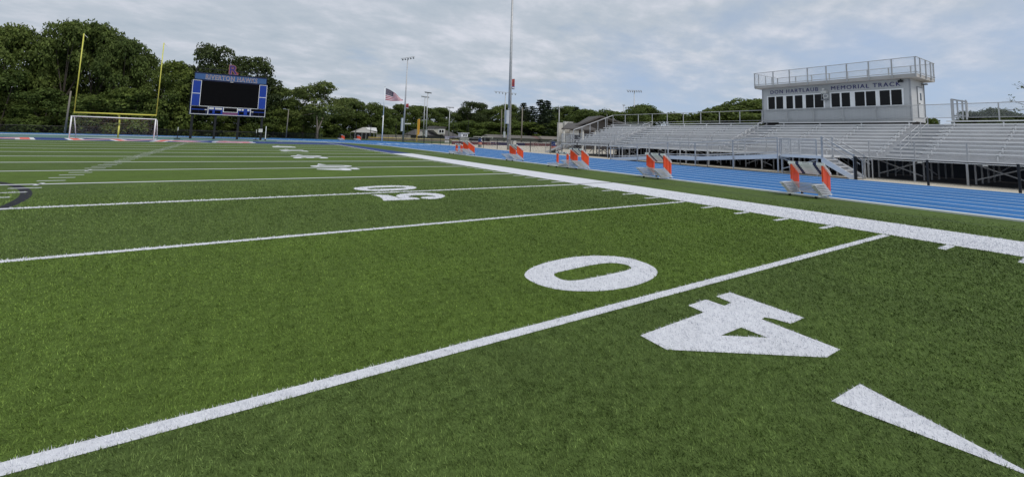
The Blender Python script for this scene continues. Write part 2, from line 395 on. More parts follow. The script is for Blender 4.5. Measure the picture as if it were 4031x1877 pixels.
# ------------------------------------------------------------------ turf fibres near the camera
def inside(px, py, poly):
    r = np.zeros(len(px), bool); n = len(poly); j = n-1
    for i in range(n):
        xi, yi = poly[i]; xj, yj = poly[j]
        if yi != yj:
            r ^= ((yi > py) != (yj > py)) & (px < (xj-xi)*(py-yi)/(yj-yi)+xi)
        j = i
    return r
def fibres():
    D0, R0, RM = 13000., 3.0, 17.
    rs = np.linspace(1.2, RM, 400); dens = np.minimum(D0, D0*(R0/rs)**1.55) * np.clip((RM-rs)/4.5, 0, 1)
    th = 2.15; wgt = dens*rs; total = int(wgt.sum()*(rs[1]-rs[0])*th)
    cdf = np.cumsum(wgt); cdf /= cdf[-1]
    r = np.interp(rng.random(total), cdf, rs); a = math.radians(31.56) + (rng.random(total)-.5)*th
    px = CAM.x + r*np.sin(a); py = CAM.y + r*np.cos(a)
    rc = np.hypot(px + FW/2, py - 50*YD)
    ok = (px < AXC + RI - .3) & ~((rc > 8.73) & (rc < 8.98) & (rng.random(total) < .93)) & ~((np.abs(px - 3.96) < .05)) & ~((np.abs(py - 45.81) < .06) & (px > 0) & (px < 4)); r, px, py = r[ok], px[ok], py[ok]
    wm = np.zeros(len(px), bool)
    for o, h in white:
        q = np.array(o); x0, y0 = q.min(0); x1, y1 = q.max(0)
        i = np.nonzero((px > x0) & (px < x1) & (py > y0) & (py < y1))[0]
        if len(i) == 0: continue
        k = inside(px[i], py[i], o)
        if h: k &= ~inside(px[i], py[i], h)
        wm[i[k]] = True
    n = len(px)
    wd = np.maximum(.0038, .00105*r) * (.7 + .6*rng.random(n)) / 2
    hg = (.010 + .022*rng.random(n)) * (.8 + .03*r) * (.85 + .3*np.sin(px*31+3*np.sin(py*11))*np.sin(py*29))
    fa = rng.random(n)*2*math.pi
    la = 2.2 + 1.6*np.sin(px*23+2*np.sin(py*17))*np.cos(py*19+2*np.sin(px*13)) + rng.normal(0, .8, n); ln = (.004 + .022*rng.random(n)) * (.8 + .03*r)
    v = np.empty((n, 3, 3), np.float32)
    v[:, 0, 0] = px - wd*np.cos(fa); v[:, 0, 1] = py - wd*np.sin(fa); v[:, 0, 2] = 0
    v[:, 1, 0] = px + wd*np.cos(fa); v[:, 1, 1] = py + wd*np.sin(fa); v[:, 1, 2] = 0
    v[:, 2, 0] = px + ln*np.cos(la); v[:, 2, 1] = py + ln*np.sin(la); v[:, 2, 2] = hg
    return v, wm
def tri_mesh(name, v, m, kind):
    n = len(v); me = bpy.data.meshes.new(name)
    me.vertices.add(n*3); me.vertices.foreach_set('co', v.reshape(-1))
    me.loops.add(n*3); me.loops.foreach_set('vertex_index', np.arange(n*3, dtype=np.int32))
    me.polygons.add(n); me.polygons.foreach_set('loop_start', np.arange(0, n*3, 3, dtype=np.int32))
    me.update(calc_edges=True); me.materials.append(m)
    o = bpy.data.objects.new(name, me); COL.objects.link(o); return props(o, kind=kind)
fv, fwm = fibres()
tri_mesh('grass', fv[~fwm], TURFB, 'stuff')
tri_mesh('field_markings_fibres', fv[fwm], WTURFB, 'structure')
# ------------------------------------------------------------------ goal post and soccer goal
t = thing('goal_post', 'yellow football goal post rising behind the white soccer goal', 'goal post', (-24.2, 102.4, 0))
gy = 100.58
MB().path([(-24.2, 102.4, 0), (-24.2, 102.4, 1.6), (-24.2, 102.2, 2.35), (-24.2, 101.7, 2.85), (-24.2, gy, 3.0)], .085, 12).build('curved_post', YEL, t, smooth=True)
MB().tube((-28.0, gy, 2.98), (-20.42, gy, 3.05), .085, 12).build('crossbar', YEL, t, smooth=True)
for x, z in ((-27.97, 2.98), (-20.45, 3.05)):
    u = MB().tube((x, gy, z), (x, gy, 12.35), .055, 10).build('upright', YEL, t, smooth=True)
    MB().add([(x+.03, gy-.02, 12.3), (x+.36, gy+.06, 11.95), (x+.38, gy+.06, 11.88), (x+.03, gy, 12.2)], [(0, 1, 2, 3)]).add([(x, gy-.01, 12.32), (x+.08, gy-.03, 12.32), (x+.08, gy-.03, 12.22), (x, gy-.01, 12.22)], [(0, 1, 2, 3)]).build('wind_ribbon', WHTD, u)
t = thing('soccer_goal', 'white framed soccer goal with hanging net in front of the yellow post', 'soccer goal', (-23.9, 98.3, 0))
for x in (-27.58, -20.15):
    MB().tube((x, 98.3, 0), (x, 98.3, 2.52), .062, 10).build('goal_upright', WHT, t, smooth=True)
    MB().path([(x, 98.3, 2.5), (x+.02, 99.2, 2.45), (x+.05, 100.5, .06), (x, 98.3, .06)], .04, 8).build('side_frame', WHT, t, smooth=True)
MB().tube((-27.64, 98.3, 2.52), (-20.09, 98.3, 2.52), .062, 10).build('goal_crossbar', WHT, t, smooth=True)
MB().tube((-27.55, 100.5, .06), (-20.1, 100.5, .06), .04, 8).build('rear_ground_bar', WHT, t, smooth=True)
b = MB(); xs = np.linspace(-27.55, -20.15, 25)
top = [2.45 - .62*math.sin(math.pi*i/24)**.7 for i in range(25)]
for i in range(24):
    b.quad((xs[i], 99.2, top[i]), (xs[i+1], 99.2, top[i+1]), (xs[i+1], 100.5, .08), (xs[i], 100.5, .08))
    b.quad((xs[i], 98.34, 2.5), (xs[i+1], 98.34, 2.5), (xs[i+1], 99.2, top[i+1]), (xs[i], 99.2, top[i]))
    if i % 4 < 2: b.tube((xs[i], 99.17, top[i]), (xs[i+1], 99.17, top[i+1]), .022, 5)
for x in (-27.55, -20.15): b.add([(x, 98.34, 2.48), (x, 99.2, 2.42), (x, 100.5, .08), (x, 98.34, .08)], [(0, 1, 2, 3)])
b.build('net', NETW, t)

# ------------------------------------------------------------------ scoreboard
t = thing('scoreboard', 'large blue and black video scoreboard on dark posts behind the end zone', 'scoreboard', (-12.9, 110, 0))
for x in (-17.5, -14.6, -11.57, -8.35):
    MB().box(x-.15, x+.15, 110.15, 110.5, -.02, 9.2).build('post', BLK, t)
b = MB()
for x in (-17.5, -8.3): b.box(x-.07, x+.07, 110.25, 110.4, 9.2, 10.72)
for z in (10.68, 10.0): b.box(-17.5, -8.3, 110.27, 110.38, z-.05, z+.05)
for i in range(6):
    x = -17.5 + i*1.53; b.beam((x, 110.33, 9.9), (x+1.53, 110.33, 10.66), .06)
b.build('top_truss', BLK, t)
MB().box(-17.95, -7.95, 110.0, 110.55, 3.6, 8.86).box(-17.7, -8.1, 110.0, 110.5, 8.86, 10.0).build('cabinet', mat('navy_cabinet', (.006, .011, .05), .45, 0, .1, 1), t)
MB().box(-16.73, -9.1, 109.95, 110.0, 4.95, 8.78).build('video_screen', SCREEN, t)
for x0, x1 in ((-17.74, -16.80), (-9.03, -8.09)):
    for z0, z1 in ((4.98, 6.76), (6.84, 8.72)): MB().box(x0, x1, 109.96, 110.0, z0, z1).build('side_panel', BLUEP, t)
b = MB()
def frame(x0, x1, z0, z1, w=.06):
    b.box(x0, x1, 109.93, 110.0, z0, z0+w); b.box(x0, x1, 109.93, 110.0, z1-w, z1); b.box(x0, x0+w, 109.93, 110, z0+w, z1-w); b.box(x1-w, x1, 109.93, 110, z0+w, z1-w)
for x0, x1 in ((-17.82, -16.72), (-9.11, -8.01)):
    frame(x0, x1, 4.88, 8.8); b.box(x0+.075, x1-.075, 109.93, 110, 6.76, 6.84)
frame(-17.82, -8.01, 3.68, 4.95); b.box(-15.66, -15.58, 109.93, 110, 3.75, 4.88); b.box(-10.1, -10.02, 109.93, 110, 3.75, 4.88)
b.build('white_outline', WHT, t)
for x0, x1, z0, z1 in ((-17.6, -16.8, 3.9, 4.3), (-16.75, -15.95, 3.9, 4.3), (-17.7, -15.8, 4.52, 4.82), (-15.45, -15.05, 3.9, 4.35), (-14.75, -14.0, 3.9, 4.35), (-11.6, -10.95, 3.9, 4.35), (-10.5, -10.15, 3.9, 4.35), (-9.65, -8.95, 3.9, 4.3), (-8.85, -8.1, 3.9, 4.3), (-9.9, -8.15, 4.5, 4.82)):
    MB().box(x0, x1, 109.94, 110.0, z0, z1).build('digit_window', SCREEN, t)
for x0, x1, z0, z1 in ((-17.75, -15.72, 4.36, 4.48), (-15.5, -13.75, 3.78, 4.84), (-11.75, -10.12, 3.78, 4.84), (-9.98, -8.1, 4.34, 4.46)): MB().box(x0, x1, 109.97, 110.0, z0, z1).build('lower_panel', BLUEP, t)
for x0, x1, z0, z1 in ((-15.5, -14.9, 4.5, 4.78), (-14.75, -13.85, 4.5, 4.78), (-11.75, -11.35, 4.5, 4.78), (-11.25, -11.0, 4.5, 4.78), (-10.5, -10.2, 4.5, 4.78), (-16.05, -15.75, 4.34, 4.46), (-9.95, -9.65, 4.34, 4.46)): MB().box(x0, x1, 109.935, 110.0, z0, z1).build('caption_plate', WHTD, t)
MB().box(-13.72, -11.78, 109.93, 110, 4.16, 4.92).build('clock_frame', WHT, t)
MB().box(-13.62, -11.88, 109.91, 109.93, 4.24, 4.84).build('clock_window', SCREEN, t)
MB().box(-13.75, -11.75, 109.94, 110, 3.76, 4.12).build('sponsor_strip', mat('purple_strip', (.16, .05, .14), .6), t)
MB().box(-17.6, -8.22, 109.95, 110.0, 8.97, 9.82).build('name_panel', SLATEB, t)
b = MB(); fn = lambda s, u, d: (-16.28 + 6.8*s, 109.93 - max(d, 0), 9.06 + .67*u)
put_text(b, 'RIVERTON HAWKS', lambda s, u, d: (-16.28 + 6.8*s, 109.945, 9.06 + .67*u), 0, .022, 0, 'RIVERTON HAWKS', 1.12)
put_text(b, 'RIVERTON HAWKS', lambda s, u, d: (-16.28 + 6.8*s, 109.93, 9.06 + .67*u), 1, -.028, 0, 'RIVERTON HAWKS', 1.12)
b.box(-16.28, -9.48, 109.946, 109.949, 9.02, 9.05, 0)
b.build('name_lettering', [mat('pale_letter_edge', (.42, .40, .42), .6), mat('dull_red_letters', (.26, .085, .075), .6)], t)
b = MB()
put_text(b, 'R', lambda s, u, d: (-13.3 + .95*s, 109.945, 10.2 + 1.25*u), 0, .07, 0, 'R')
put_text(b, 'R', lambda s, u, d: (-13.3 + .95*s, 109.925, 10.2 + 1.25*u), 1, .01, 0, 'R')
b.add([(-13.5, 109.93, 11.3), (-13.15, 109.93, 11.52), (-12.7, 109.93, 11.5), (-13.15, 109.93, 11.3)], [(0, 1, 2, 3)], 0)
b.add([(-12.7, 109.93, 10.5), (-12.0, 109.93, 10.35), (-12.35, 109.93, 10.2), (-12.8, 109.93, 10.28)], [(3, 2, 1, 0)], 2)
b.box(-13.3, -12.35, 109.95, 110.3, 9.98, 10.06, 1)
b.build('letter_emblem', [mat('dull_pink', (.30, .12, .15), .6), mat('purple_navy', (.045, .03, .17), .5), mat('dull_red', (.34, .06, .05), .6)], t)
MB().box(-13.1, -12.7, 109.85, 110, 8.82, 8.90).build('name_panel_lamp', WHTD, t)

# vault stand by the scoreboard
t = thing('pole_vault_stand', 'pair of dark vault standards with a crossbar below the scoreboard', 'vault stand', (-14, 107, 0))
for x in (-18.73, -9.1):
    b = MB(); b.tube((x, 107, .1), (x, 107, 1.62), .045, 8); b.box(x-.35, x+.35, 106.7, 107.3, 0, .1); b.beam((x, 107.3, .1), (x, 107, .7), .05); b.build('standard', BLK, t)
    MB().tube((x, 107, 1.15), (x, 107, 1.64), .05, 8).build('white_sleeve', WHTD, t)
MB().tube((-18.7, 106.95, 1.19), (-9.1, 106.95, 1.24), .02, 6).build('crossbar', BLK, t)
t = thing('marker_post', 'slim white marker post standing right of the scoreboard legs', 'post', (-7.84, 107, 0))
MB().tube((-7.84, 107, 0), (-7.84, 107, 2.2), .055, 8).build('shaft', WHT, t); MB().tube((-7.84, 107, 0), (-7.84, 107, .25), .09, 8).build('foot', BLK, t)
t = thing('wind_gauge_sign', 'small white number sign on the rightmost scoreboard post', 'sign', (-8.45, 109.2, 0))
b = MB(); b.box(-8.75, -8.2, 109.1, 109.14, 1.25, 1.78); b.build('sign_board', WHTD, t); MB().tube((-8.47, 109.2, 0), (-8.47, 109.2, 1.3), .03, 6).build('stake', BLK, t)

# ------------------------------------------------------------------ flagpole and flag
t = thing('flagpole', 'tall white flagpole beside the track carrying the striped flag', 'flagpole', (13.6, 118, 0))
MB().tube((13.6, 118, -.02), (13.6, 118, 5.4), .11, 10, .09).tube((13.6, 118, 5.4), (13.6, 118, 11.2), .09, 10, .05).build('shaft', WHT, t, smooth=True)
MB().tube((13.6, 118, 11.2), (13.6, 118, 11.33), .09, 10, .05).build('finial', GALV, t)
MB().beam((13.45, 117.9, 4.9), (13.3, 117.9, 5.2), .1).build('cleat', WHTD, t)
FLR, FLW, FLB = mat('flag_red', (.30, .018, .035), .8), mat('flag_white', (.72, .60, .64), .8), mat('flag_blue', (.022, .022, .055), .8)
b = MB(); nu, nv = 28, 26
def fp(u, v):                    # u along the fly, v down the hoist
    zt = 10.96 - .95*u - 1.35*u*u + .05*math.sin(7*u); zt = max(zt, 8.95 - .3*(u-.9) if u > .9 else zt)
    zb = 8.53 - .12*math.sin(3.1*u) + .12*u
    y = 118 + .18*math.sin(9*u - 2*v) * (.3+u)
    return (13.82 + 3.75*u + .12*v*u, y, zt + (zb-zt)*v)
for i in range(nu):
    for j in range(nv):
        st = j*13//nv
        m = 2 if (i/nu < .4 and st < 7) else (0 if st % 2 == 0 else 1)
        b.add([fp((i+a)/nu, (j+c)/nv) for a, c in ((0, 0), (0, 1), (1, 1), (1, 0))], [(0, 1, 2, 3)], m)
for r in range(9):
    for k in range(6 if r % 2 == 0 else 5):
        u, v = (.033 + .066*k + (.033 if r % 2 else 0)) , (.06 + .053*r)*1.0
        x, y, z = fp(u, v); y -= .02; b.add([(x-.045, y, z), (x, y, z+.05), (x+.045, y, z), (x, y, z-.05)], [(3, 2, 1, 0)], 1)
o = b.build('national_flag', [FLR, FLW, FLB], loc=(13.82, 118, 8.5), smooth=True)
props(o, 'red and white striped flag with starred blue canton flying from the pole', 'flag')

# ------------------------------------------------------------------ floodlight poles
def light_pole(name, label, x, y, h, r0, r1, arms, col=GALV, group='floodlight poles', box=None, banner=None, lean=0.):
    t = thing(name, label, 'light pole', (x, y, 0), group)
    xt = x + lean
    MB().tube((x, y, -.03), (xt, y, h), r0, 12, r1).build('pole', col, t, smooth=True)
    if arms:
        L, tilt, n, drop = arms
        b = MB(); p0, p1 = (xt - L/2, y, h - tilt/2), (xt + L/2, y, h + tilt/2); b.beam(p0, p1, .12); b.build('crossarm', col, t)
        for i in range(n):
            s = (i+.5)/n; cx_ = p0[0] + L*s; cz = p0[2] + tilt*s
            q = MB(); q.tube((cx_, y, cz - .05), (cx_, y - .28, cz - drop), .07, 10, .19); q.build('floodlight', GALVD, t)
    if box:
        x0, x1, z0, z1 = box
        MB().box(x0, x1, y-.25, y+.15, z0, z1).build('ballast_box', mat('pale_grey_box', (.50, .53, .56), .5, .2, .06), t)
    if banner:
        x0, x1, z0, z1, z2 = banner
        q = MB()
        q.add([(x0, y-.1, z1), (x0, y-.1, z2), (x1, y+.02, z2+.1), (x1, y+.02, z1)], [(0, 1, 2, 3)][::1], 0)
        q.add([(x0, y-.1, z1), (x1, y+.02, z1), (x1, y+.02, z0), (x0, y-.1, z0)], [(0, 1, 2, 3)], 1)
        q.add([(x0+.15*(x1-x0), y-.13, z1+.25*(z2-z1)), (x0+.5*(x1-x0), y-.09, z1+.75*(z2-z1)), (x0+.85*(x1-x0), y-.05, z1+.3*(z2-z1)), (x0+.5*(x1-x0), y-.09, z1+.1*(z2-z1))], [(3, 2, 1, 0)], 2)
        q.add([(x0+.1*(x1-x0), y-.13, z0+.2*(z1-z0)), (x1-.1*(x1-x0), y-.03, z0+.2*(z1-z0)), (x1-.1*(x1-x0), y-.03, z0+.7*(z1-z0)), (x0+.1*(x1-x0), y-.13, z0+.7*(z1-z0))], [(0, 1, 2, 3)], 3)
        q.build('banner', [mat('banner_red', (.35, .05, .04), .7), mat('banner_blue', (.03, .05, .25), .7), mat('banner_dark_red', (.18, .03, .05), .7), WHTD], t)
        for z in (z0, z2): MB().tube((x, y, z), (x1, y, z), .02, 6).build('banner_bracket', GALVD, t)
    return t
light_pole('floodlight_pole', 'thick grey pole by the fence running out of the top of the view', 20.79, 82.1, 24.6, .27, .12, (4.2, 0, 6, .55), box=(20.1, 20.55, 3.6, 5.5), banner=(20.95, 21.5, 8.55, 8.95, 9.95), lean=-.13)
o = light_pole('floodlight_pole', 'tall grey pole right of the flag with a tilted row of lamps on top', 18.75, 120, 18.3, .22, .09, (3.0, .85, 5, .36), box=(18.12, 18.5, 2.3, 5.1), banner=(18.98, 19.6, 7.2, 7.45, 8.2), lean=.1)
b = MB(); b.beam((18.8, 119.9, 3.9), (20.3, 119.9, 3.95), .12, .2); b.build('loudspeaker', WHTD, o)
light_pole('floodlight_pole', 'grey pole with a curved lamp bar, front one of the close pair', 36.21, 150, 14.39, .22, .11, (2.2, -.1, 6, .2), box=(35.95, 36.5, 1.0, 3.0))
light_pole('floodlight_pole', 'grey pole with a curved lamp bar, rear one of the close pair', 40.21, 162, 14.21, .22, .11, (2.8, -.1, 6, .25))
light_pole('floodlight_pole', 'thin distant pole above the shingled house roof', 53.15, 170, 11.91, .2, .1, (3.2, 0, 6, .3))
light_pole('floodlight_pole', 'grey pole with a wide lamp bar partly behind the thick pole', 63.99, 150, 16.63, .24, .12, (9.0, 0, 7, .5), box=(63.6, 64.3, 1.5, 3.5))
light_pole('floodlight_pole', 'thin tan pole just left of the wide lamp bar pole', 67.82, 158, 11.61, .25, .14, None, WOOD)
light_pole('floodlight_pole', 'distant pole with a flat lamp bar over the white pillars', 87.51, 150, 13.27, .24, .12, (4.0, 0, 6, .35))
light_pole('floodlight_pole', 'pole with a long lamp bar standing behind the bleacher railing', 92.0, 120, 17.4, .17, .1, (7.0, .5, 7, .55))
light_pole('floodlight_pole', 'slim pole with one small lamp left of the bleacher tree', 121.5, 150, 16.4, .13, .08, (1.6, .3, 2, .5))
def wood_pole(label, x, y, h, r, lamp=None):
    t = thing('utility_pole', label, 'utility pole', (x, y, 0))
    MB().tube((x, y, -.03), (x + .1, y, h), r, 9, r*.75).build('pole', WOOD, t, smooth=True)
    if lamp:
        b = MB(); b.beam((x+.1, y, h-.1), (x+.1+lamp, y, h+.05), .07); b.box(x+.1+lamp-.25, x+.1+lamp+.25, y-.14, y+.14, h-.02, h+.12); b.build('lamp_arm', GALVD, t)
wood_pole('weathered wooden pole at the wood edge left of the goal post', -35.2, 127, 6.9, .14)
wood_pole('weathered wooden lamp pole right of the scoreboard', -3.0, 129, 6.0, .11, -.8)
wood_pole('tall wooden pole standing between the thick pole and the pines', 42.65, 110, 8.5, .16)
t = thing('lamp_post', 'black cobra head lamp rising behind the bleacher end rail', 'lamp post', (39.95, 82, 0))
MB().tube((39.95, 82, 0), (39.95, 82, 6.0), .07, 8, .05).build('pole', GALVD, t)
MB().path([(39.95, 82, 6.0), (39.9, 82, 6.25), (39.6, 82, 6.36), (39.3, 82, 6.36)], .045, 6).box(39.05, 39.6, 81.85, 82.15, 6.3, 6.42).build('lamp_head', BLK, t)

# ------------------------------------------------------------------ hurdles
H = thing('hurdle', '', 'hurdle', (0, 0, -50), 'training hurdles stacked on carts')
oz = -50
b = MB(); b.box(-.102, -.078, -.56, .56, oz+.668, oz+.768, 0)
for y in (-.27, .27): b.box(-.106, -.074, y-.05, y+.05, oz+.670, oz+.766, 1)
b.box(-.106, -.074, -.10, .10, oz+.715, oz+.735, 2)
hb = b.build('crossbar', [WHT, NAVY, GALVD], H)
for y in (-.48, .48):
    b = MB(); b.box(-.075, -.002, y-.022, y+.022, oz+.12, oz+.70, 0); b.box(-.065, -.01, y-.016, y+.016, oz+.04, oz+.12, 1); b.build('upright', [ORG_P, GALV], H)
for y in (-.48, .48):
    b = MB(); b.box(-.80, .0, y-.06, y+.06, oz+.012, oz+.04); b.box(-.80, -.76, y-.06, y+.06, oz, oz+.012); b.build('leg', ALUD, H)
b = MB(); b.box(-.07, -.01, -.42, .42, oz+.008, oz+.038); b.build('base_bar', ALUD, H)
Ct = thing('hurdle_cart', '', 'cart', (0, 0, -60), 'hurdle carts')
oz = -60; b = MB()
b.box(-.95, .10, -.50, -.43, oz+.08, oz+.11); b.box(-.95, .10, .43, .50, oz+.08, oz+.11); b.box(-.95, -.88, -.43, .43, oz+.08, oz+.11); b.box(.03, .10, -.43, .43, oz+.08, oz+.11)
b.build('cart_frame', ALU, Ct)
for x in (-.90, .05):
    for y in (-.40, .40):
        b = MB(); b.tube((x, y-.022, oz+.05), (x, y+.022, oz+.05), .05, 12); b.box(x-.02, x+.02, y-.035, y-.026, oz+.04, oz+.08); b.box(x-.02, x+.02, y+.026, y+.035, oz+.04, oz+.08); b.build('caster', BLK, Ct)
ORD = ['bottom', 'second', 'third', 'fourth', 'fifth', 'sixth', 'seventh', 'eighth']
usedH = usedC = False
def stack(where, x, y, n, rot=0., dx=-.085, dy=.0, z0=.115, cart=True):
    global usedH, usedC
    c, s_ = math.cos(rot), math.sin(rot)
    if cart:
        lab = 'low wheeled cart under the hurdle stack ' + where
        if usedC: dup(Ct, (x, y, 0), lab, rotz=rot)
        else: Ct.location = (x, y, 0); Ct.rotation_euler = (0, 0, rot); Ct['label'] = lab; usedC = True
    for k in range(n):
        px, py = dx*k, random.uniform(-.008, .008)
        pos = (x + c*px - s_*py, y + s_*px + c*py, z0 + .056*k)
        nm = 'topmost' if k == n-1 else ORD[k]
        lab = '%s hurdle with orange uprights in the stack %s' % (nm, where)
        if usedH: dup(H, pos, lab, rotz=rot + random.uniform(-.012, .012))
        else: H.location = pos; H.rotation_euler = (0, 0, rot); H['label'] = lab; usedH = True
stack('nearest the bleacher stairs', 6.3, 40.28, 7, .0)
stack('in front of the ramp rail', 6.3, 46.6, 7, .0)
stack('third along from the camera', 6.3, 52.15, 7, .0)
stack('left of the third stack', 6.1, 53.7, 2, .0, z0=.115, cart=True)
stack('right of the thick pole foot', 6.8, 59.55, 7, .0)
stack('across the track from the bins', 6.95, 67.4, 8, .03)
stack('low behind the fifth stack', 6.6, 69.1, 3, .03)
stack('far off left of the tent', 6.9, 121.5, 6, .0)
stack('far off before the tent', 10.2, 122.0, 6, .1)

# ------------------------------------------------------------------ bins, tables, boxes by the fence
def bin_(label, x, y):
    t = thing('litter_bin', label, 'litter bin', (x, y, 0), 'bins by the fence')
    MB().tube((x, y, 0), (x, y, .42), .29, 14).build('grey_base', mat('grey_green_plastic', (.16, .20, .21), .6), t)
    MB().tube((x, y, .42), (x, y, .82), .30, 14).build('label_band', mat('salmon_band', (.55, .22, .16), .6), t)
    MB().tube((x, y, .82), (x, y, 1.32), .31, 14, .29).build('upper_body', mat('bin_blue', (.02, .04, .16), .5), t)
    MB().tube((x, y, 1.32), (x, y, 1.40), .33, 14, .22).build('lid', mat('bin_lid', (.05, .09, .20), .5), t)
    MB().box(x+.02, x+.2, y-.33, y-.29, 1.0, 1.2).build('sticker', WHTD, t)
bin_('blue and salmon banded bin behind the fifth hurdle stack', 21.9, 92.2)
bin_('blue and salmon banded bin left of the bleacher end stairs', 22.6, 74.6)
t = thing('utility_cabinet', 'pale grey electrical cabinet just right of the thick pole foot', 'cabinet', (30.4, 95, 0))
MB().box(30.0, 30.8, 94.8, 95.3, 0, 1.08).build('body', STONE, t); MB().box(29.96, 30.84, 94.76, 95.34, 1.08, 1.14).build('lid', WHTD, t)
def picnic(label, x, y):
    t = thing('picnic_table', label, 'picnic table', (x, y, 0), 'picnic tables')
    PT = mat('faded_red_boards', (.26, .13, .12), .8)
    MB().box(x-.9, x+.9, y-.38, y+.38, .72, .77).build('tabletop', PT, t)
    for s in (-.75, .75): MB().box(x-.9, x+.9, y+s-.14, y+s+.14, .43, .47).build('bench', PT, t)
    for s in (-.6, .6): MB().path([(x+s, y-.8, .03), (x+s, y-.35, .70), (x+s, y+.35, .70), (x+s, y+.8, .03)], .035, 6).tube((x+s, y-.75, .42), (x+s, y+.75, .42), .03, 6).build('leg_frame', GALV, t)
picnic('faded picnic table with steel legs right of the nearer bin', 28.6, 99.5)
picnic('faded picnic table in the gravel left of the bleacher stairs', 39.5, 101)
# ------------------------------------------------------------------ fences
def fence(label, pts, h, step=3.0, thick=.035, m=BLK, mesh=CHAINB):
    t = thing('chain_link_fence', label, 'fence', (pts[0][0], pts[0][1], 0))
    r = MB(); g = MB()
    for (x0, y0), (x1, y1) in zip(pts, pts[1:]):
        L = math.hypot(x1-x0, y1-y0); n = max(1, round(L/step))
        r.tube((x0, y0, h), (x1, y1, h), .028, 6, m=0)
        g.quad((x0, y0, .04), (x1, y1, .04), (x1, y1, h), (x0, y0, h))
        for i in range(n):
            x, y = x0 + (x1-x0)*i/n, y0 + (y1-y0)*i/n
            MB().tube((x, y, -.03), (x, y, h+.05), thick, 8).build('post', m, t)
    x, y = pts[-1]; MB().tube((x, y, -.03), (x, y, h+.05), thick*1.5, 8).build('post', m, t)
    r.build('top_rail', m, t); g.build('wire_mesh', mesh, t)
fence('black chain link fence between track and right bleacher end', [(18.85, 31.2), (18.85, 43.05)], 1.24, 2.96, .05)
fence('black chain link fence from the ramp foot along the track straight', [(20.4, 63.3), (20.2, 72.3), (20.2, 84.2), (20.3, 112)], 1.36, 4.2, .045)
fence('black chain link fence closing the far corner by the flagpole', [(20.3, 112.2), (16.2, 128), (8, 132.2)], 1.3, 3.0)
ap = [(AXC + 47.5*math.sin(a), YS1 + 45.2*math.cos(a)) for a in np.linspace(.62, -1.15, 22)]
fence('dark fence curving round the far end of the track below the trees', ap, 1.15, 4.0, .03)
# ------------------------------------------------------------------ bleachers
G0, G1 = 30.0, 71.3                         # along the track
AIS = [(63.85, 65.15), (51.65, 53.07), (41.35, 42.87)]
SECT = [(65.15, 71.3), (53.07, 63.85), (42.87, 51.65), (30.0, 41.35)]
t = thing('grandstand', 'long aluminium bleachers with ten bench rows beside the track', 'bleachers', (21.7, 50, 0))
XR = lambda i: 23.0 + .7*i
ZS = lambda i: 1.70 + .236*i
for i in range(10):
    x, z = XR(i), ZS(i); zt = z - .43
    for y0, y1 in SECT:
        ya, yb = y0 + .04, y1 - .04
        if i == 9: ya, yb = y0, y1
        b = MB(); b.box(x, x+.25, ya, yb, z-.045, z, 0); b.box(x, x+.012, ya, yb, z-.075, z-.045, 0)
        n = max(2, round((yb-ya)/2.05)); off = .25 + .0*i
        for k in range(n):
            yy = ya + .35 + (yb-ya-.7)*k/(n-1)
            b.box(x+.06, x+.20, yy-.02, yy+.02, z-.39, z-.046, 0); b.box(x+.03, x+.06, yy-.045, yy+.045, z-.13, z-.061, 1)
        b.build('bench_plank', [ALU, GALVD], t)
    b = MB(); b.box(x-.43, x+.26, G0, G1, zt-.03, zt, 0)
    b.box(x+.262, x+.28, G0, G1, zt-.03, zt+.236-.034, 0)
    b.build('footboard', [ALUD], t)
b = MB(); b.box(XR(9)+.30, XR(9)+.75, 53.4, G1, ZS(9)-.48, ZS(9)-.45); b.build('rear_walk', ALU, t)
# half steps in the aisles
for a0, a1 in AIS:
    b = MB()
    for i in range(10):
        x, zt = XR(i), ZS(i) - .43
        b.box(x-.08, x+.255, a0+.06, a1-.06, zt+.09, zt+.118, 0); b.box(x-.085, x-.07, a0+.06, a1-.06, zt+.01, zt+.112, 1)
    b.build('aisle_steps', [ALU, GALVD], t)
    yc = (a0+a1)/2
    for r0, r1 in ((0, 2), (3, 5), (6, 8)):
        b = MB(); p0 = (XR(r0)-.1, yc, ZS(r0)-.43); p1 = (XR(r1)+.1, yc, ZS(r1)-.43)
        for p in (p0, p1): b.tube(p, (p[0], p[1], p[2]+.92), .024, 8)
        b.path([(p0[0], yc, p0[2]+.92), (p1[0], yc, p1[2]+.92)], .024, 8).tube((p0[0], yc, p0[2]+.5), (p1[0], yc, p1[2]+.5), .02, 8)
        b.build('aisle_handrail', GALV, t)
# front walkway
MB().box(21.7, 22.54, G0, 72.0, 1.17, 1.205).build('front_walkway', ALU, t)
b = MB(); b.box(21.66, 21.699, G0, 72.0, 1.12, 1.26, 0)
for k in range(17):
    y = 31.2 + 2.45*k; b.box(21.60, 21.659, y-.09, y+.09, 1.04, 1.16, 1)
b.build('front_fascia', [ALU, WHTD], t)
def railing(name, pts, step, mesh=CHAIN, low=.10, r=.026, m=GALV, post=.036):
    """posts up from the deck z, rails at top and near the deck; pts = (x, y, zdeck, ztop)"""
    b = MB(); g = MB()
    for (x0, y0, d0, t0), (x1, y1, d1, t1) in zip(pts, pts[1:]):
        n = max(1, round(math.dist((x0, y0, t0), (x1, y1, t1))/step))
        b.tube((x0, y0, t0), (x1, y1, t1), r, 8)
        if low is not None: b.tube((x0, y0, d0+low), (x1, y1, d1+low), r*.8, 6)
        for i in range(n+1):
            s = i/n; p = (x0+(x1-x0)*s, y0+(y1-y0)*s)
            b.beam((*p, d0+(d1-d0)*s-.10), (*p, t0+(t1-t0)*s), post*1.6, post*1.6)
        if mesh: g.quad((x0, y0, d0+low), (x1, y1, d1+low), (x1, y1, t1), (x0, y0, t0))
    o = b.build(name, m, t)
    if mesh: g.build('wire_mesh', mesh, o)
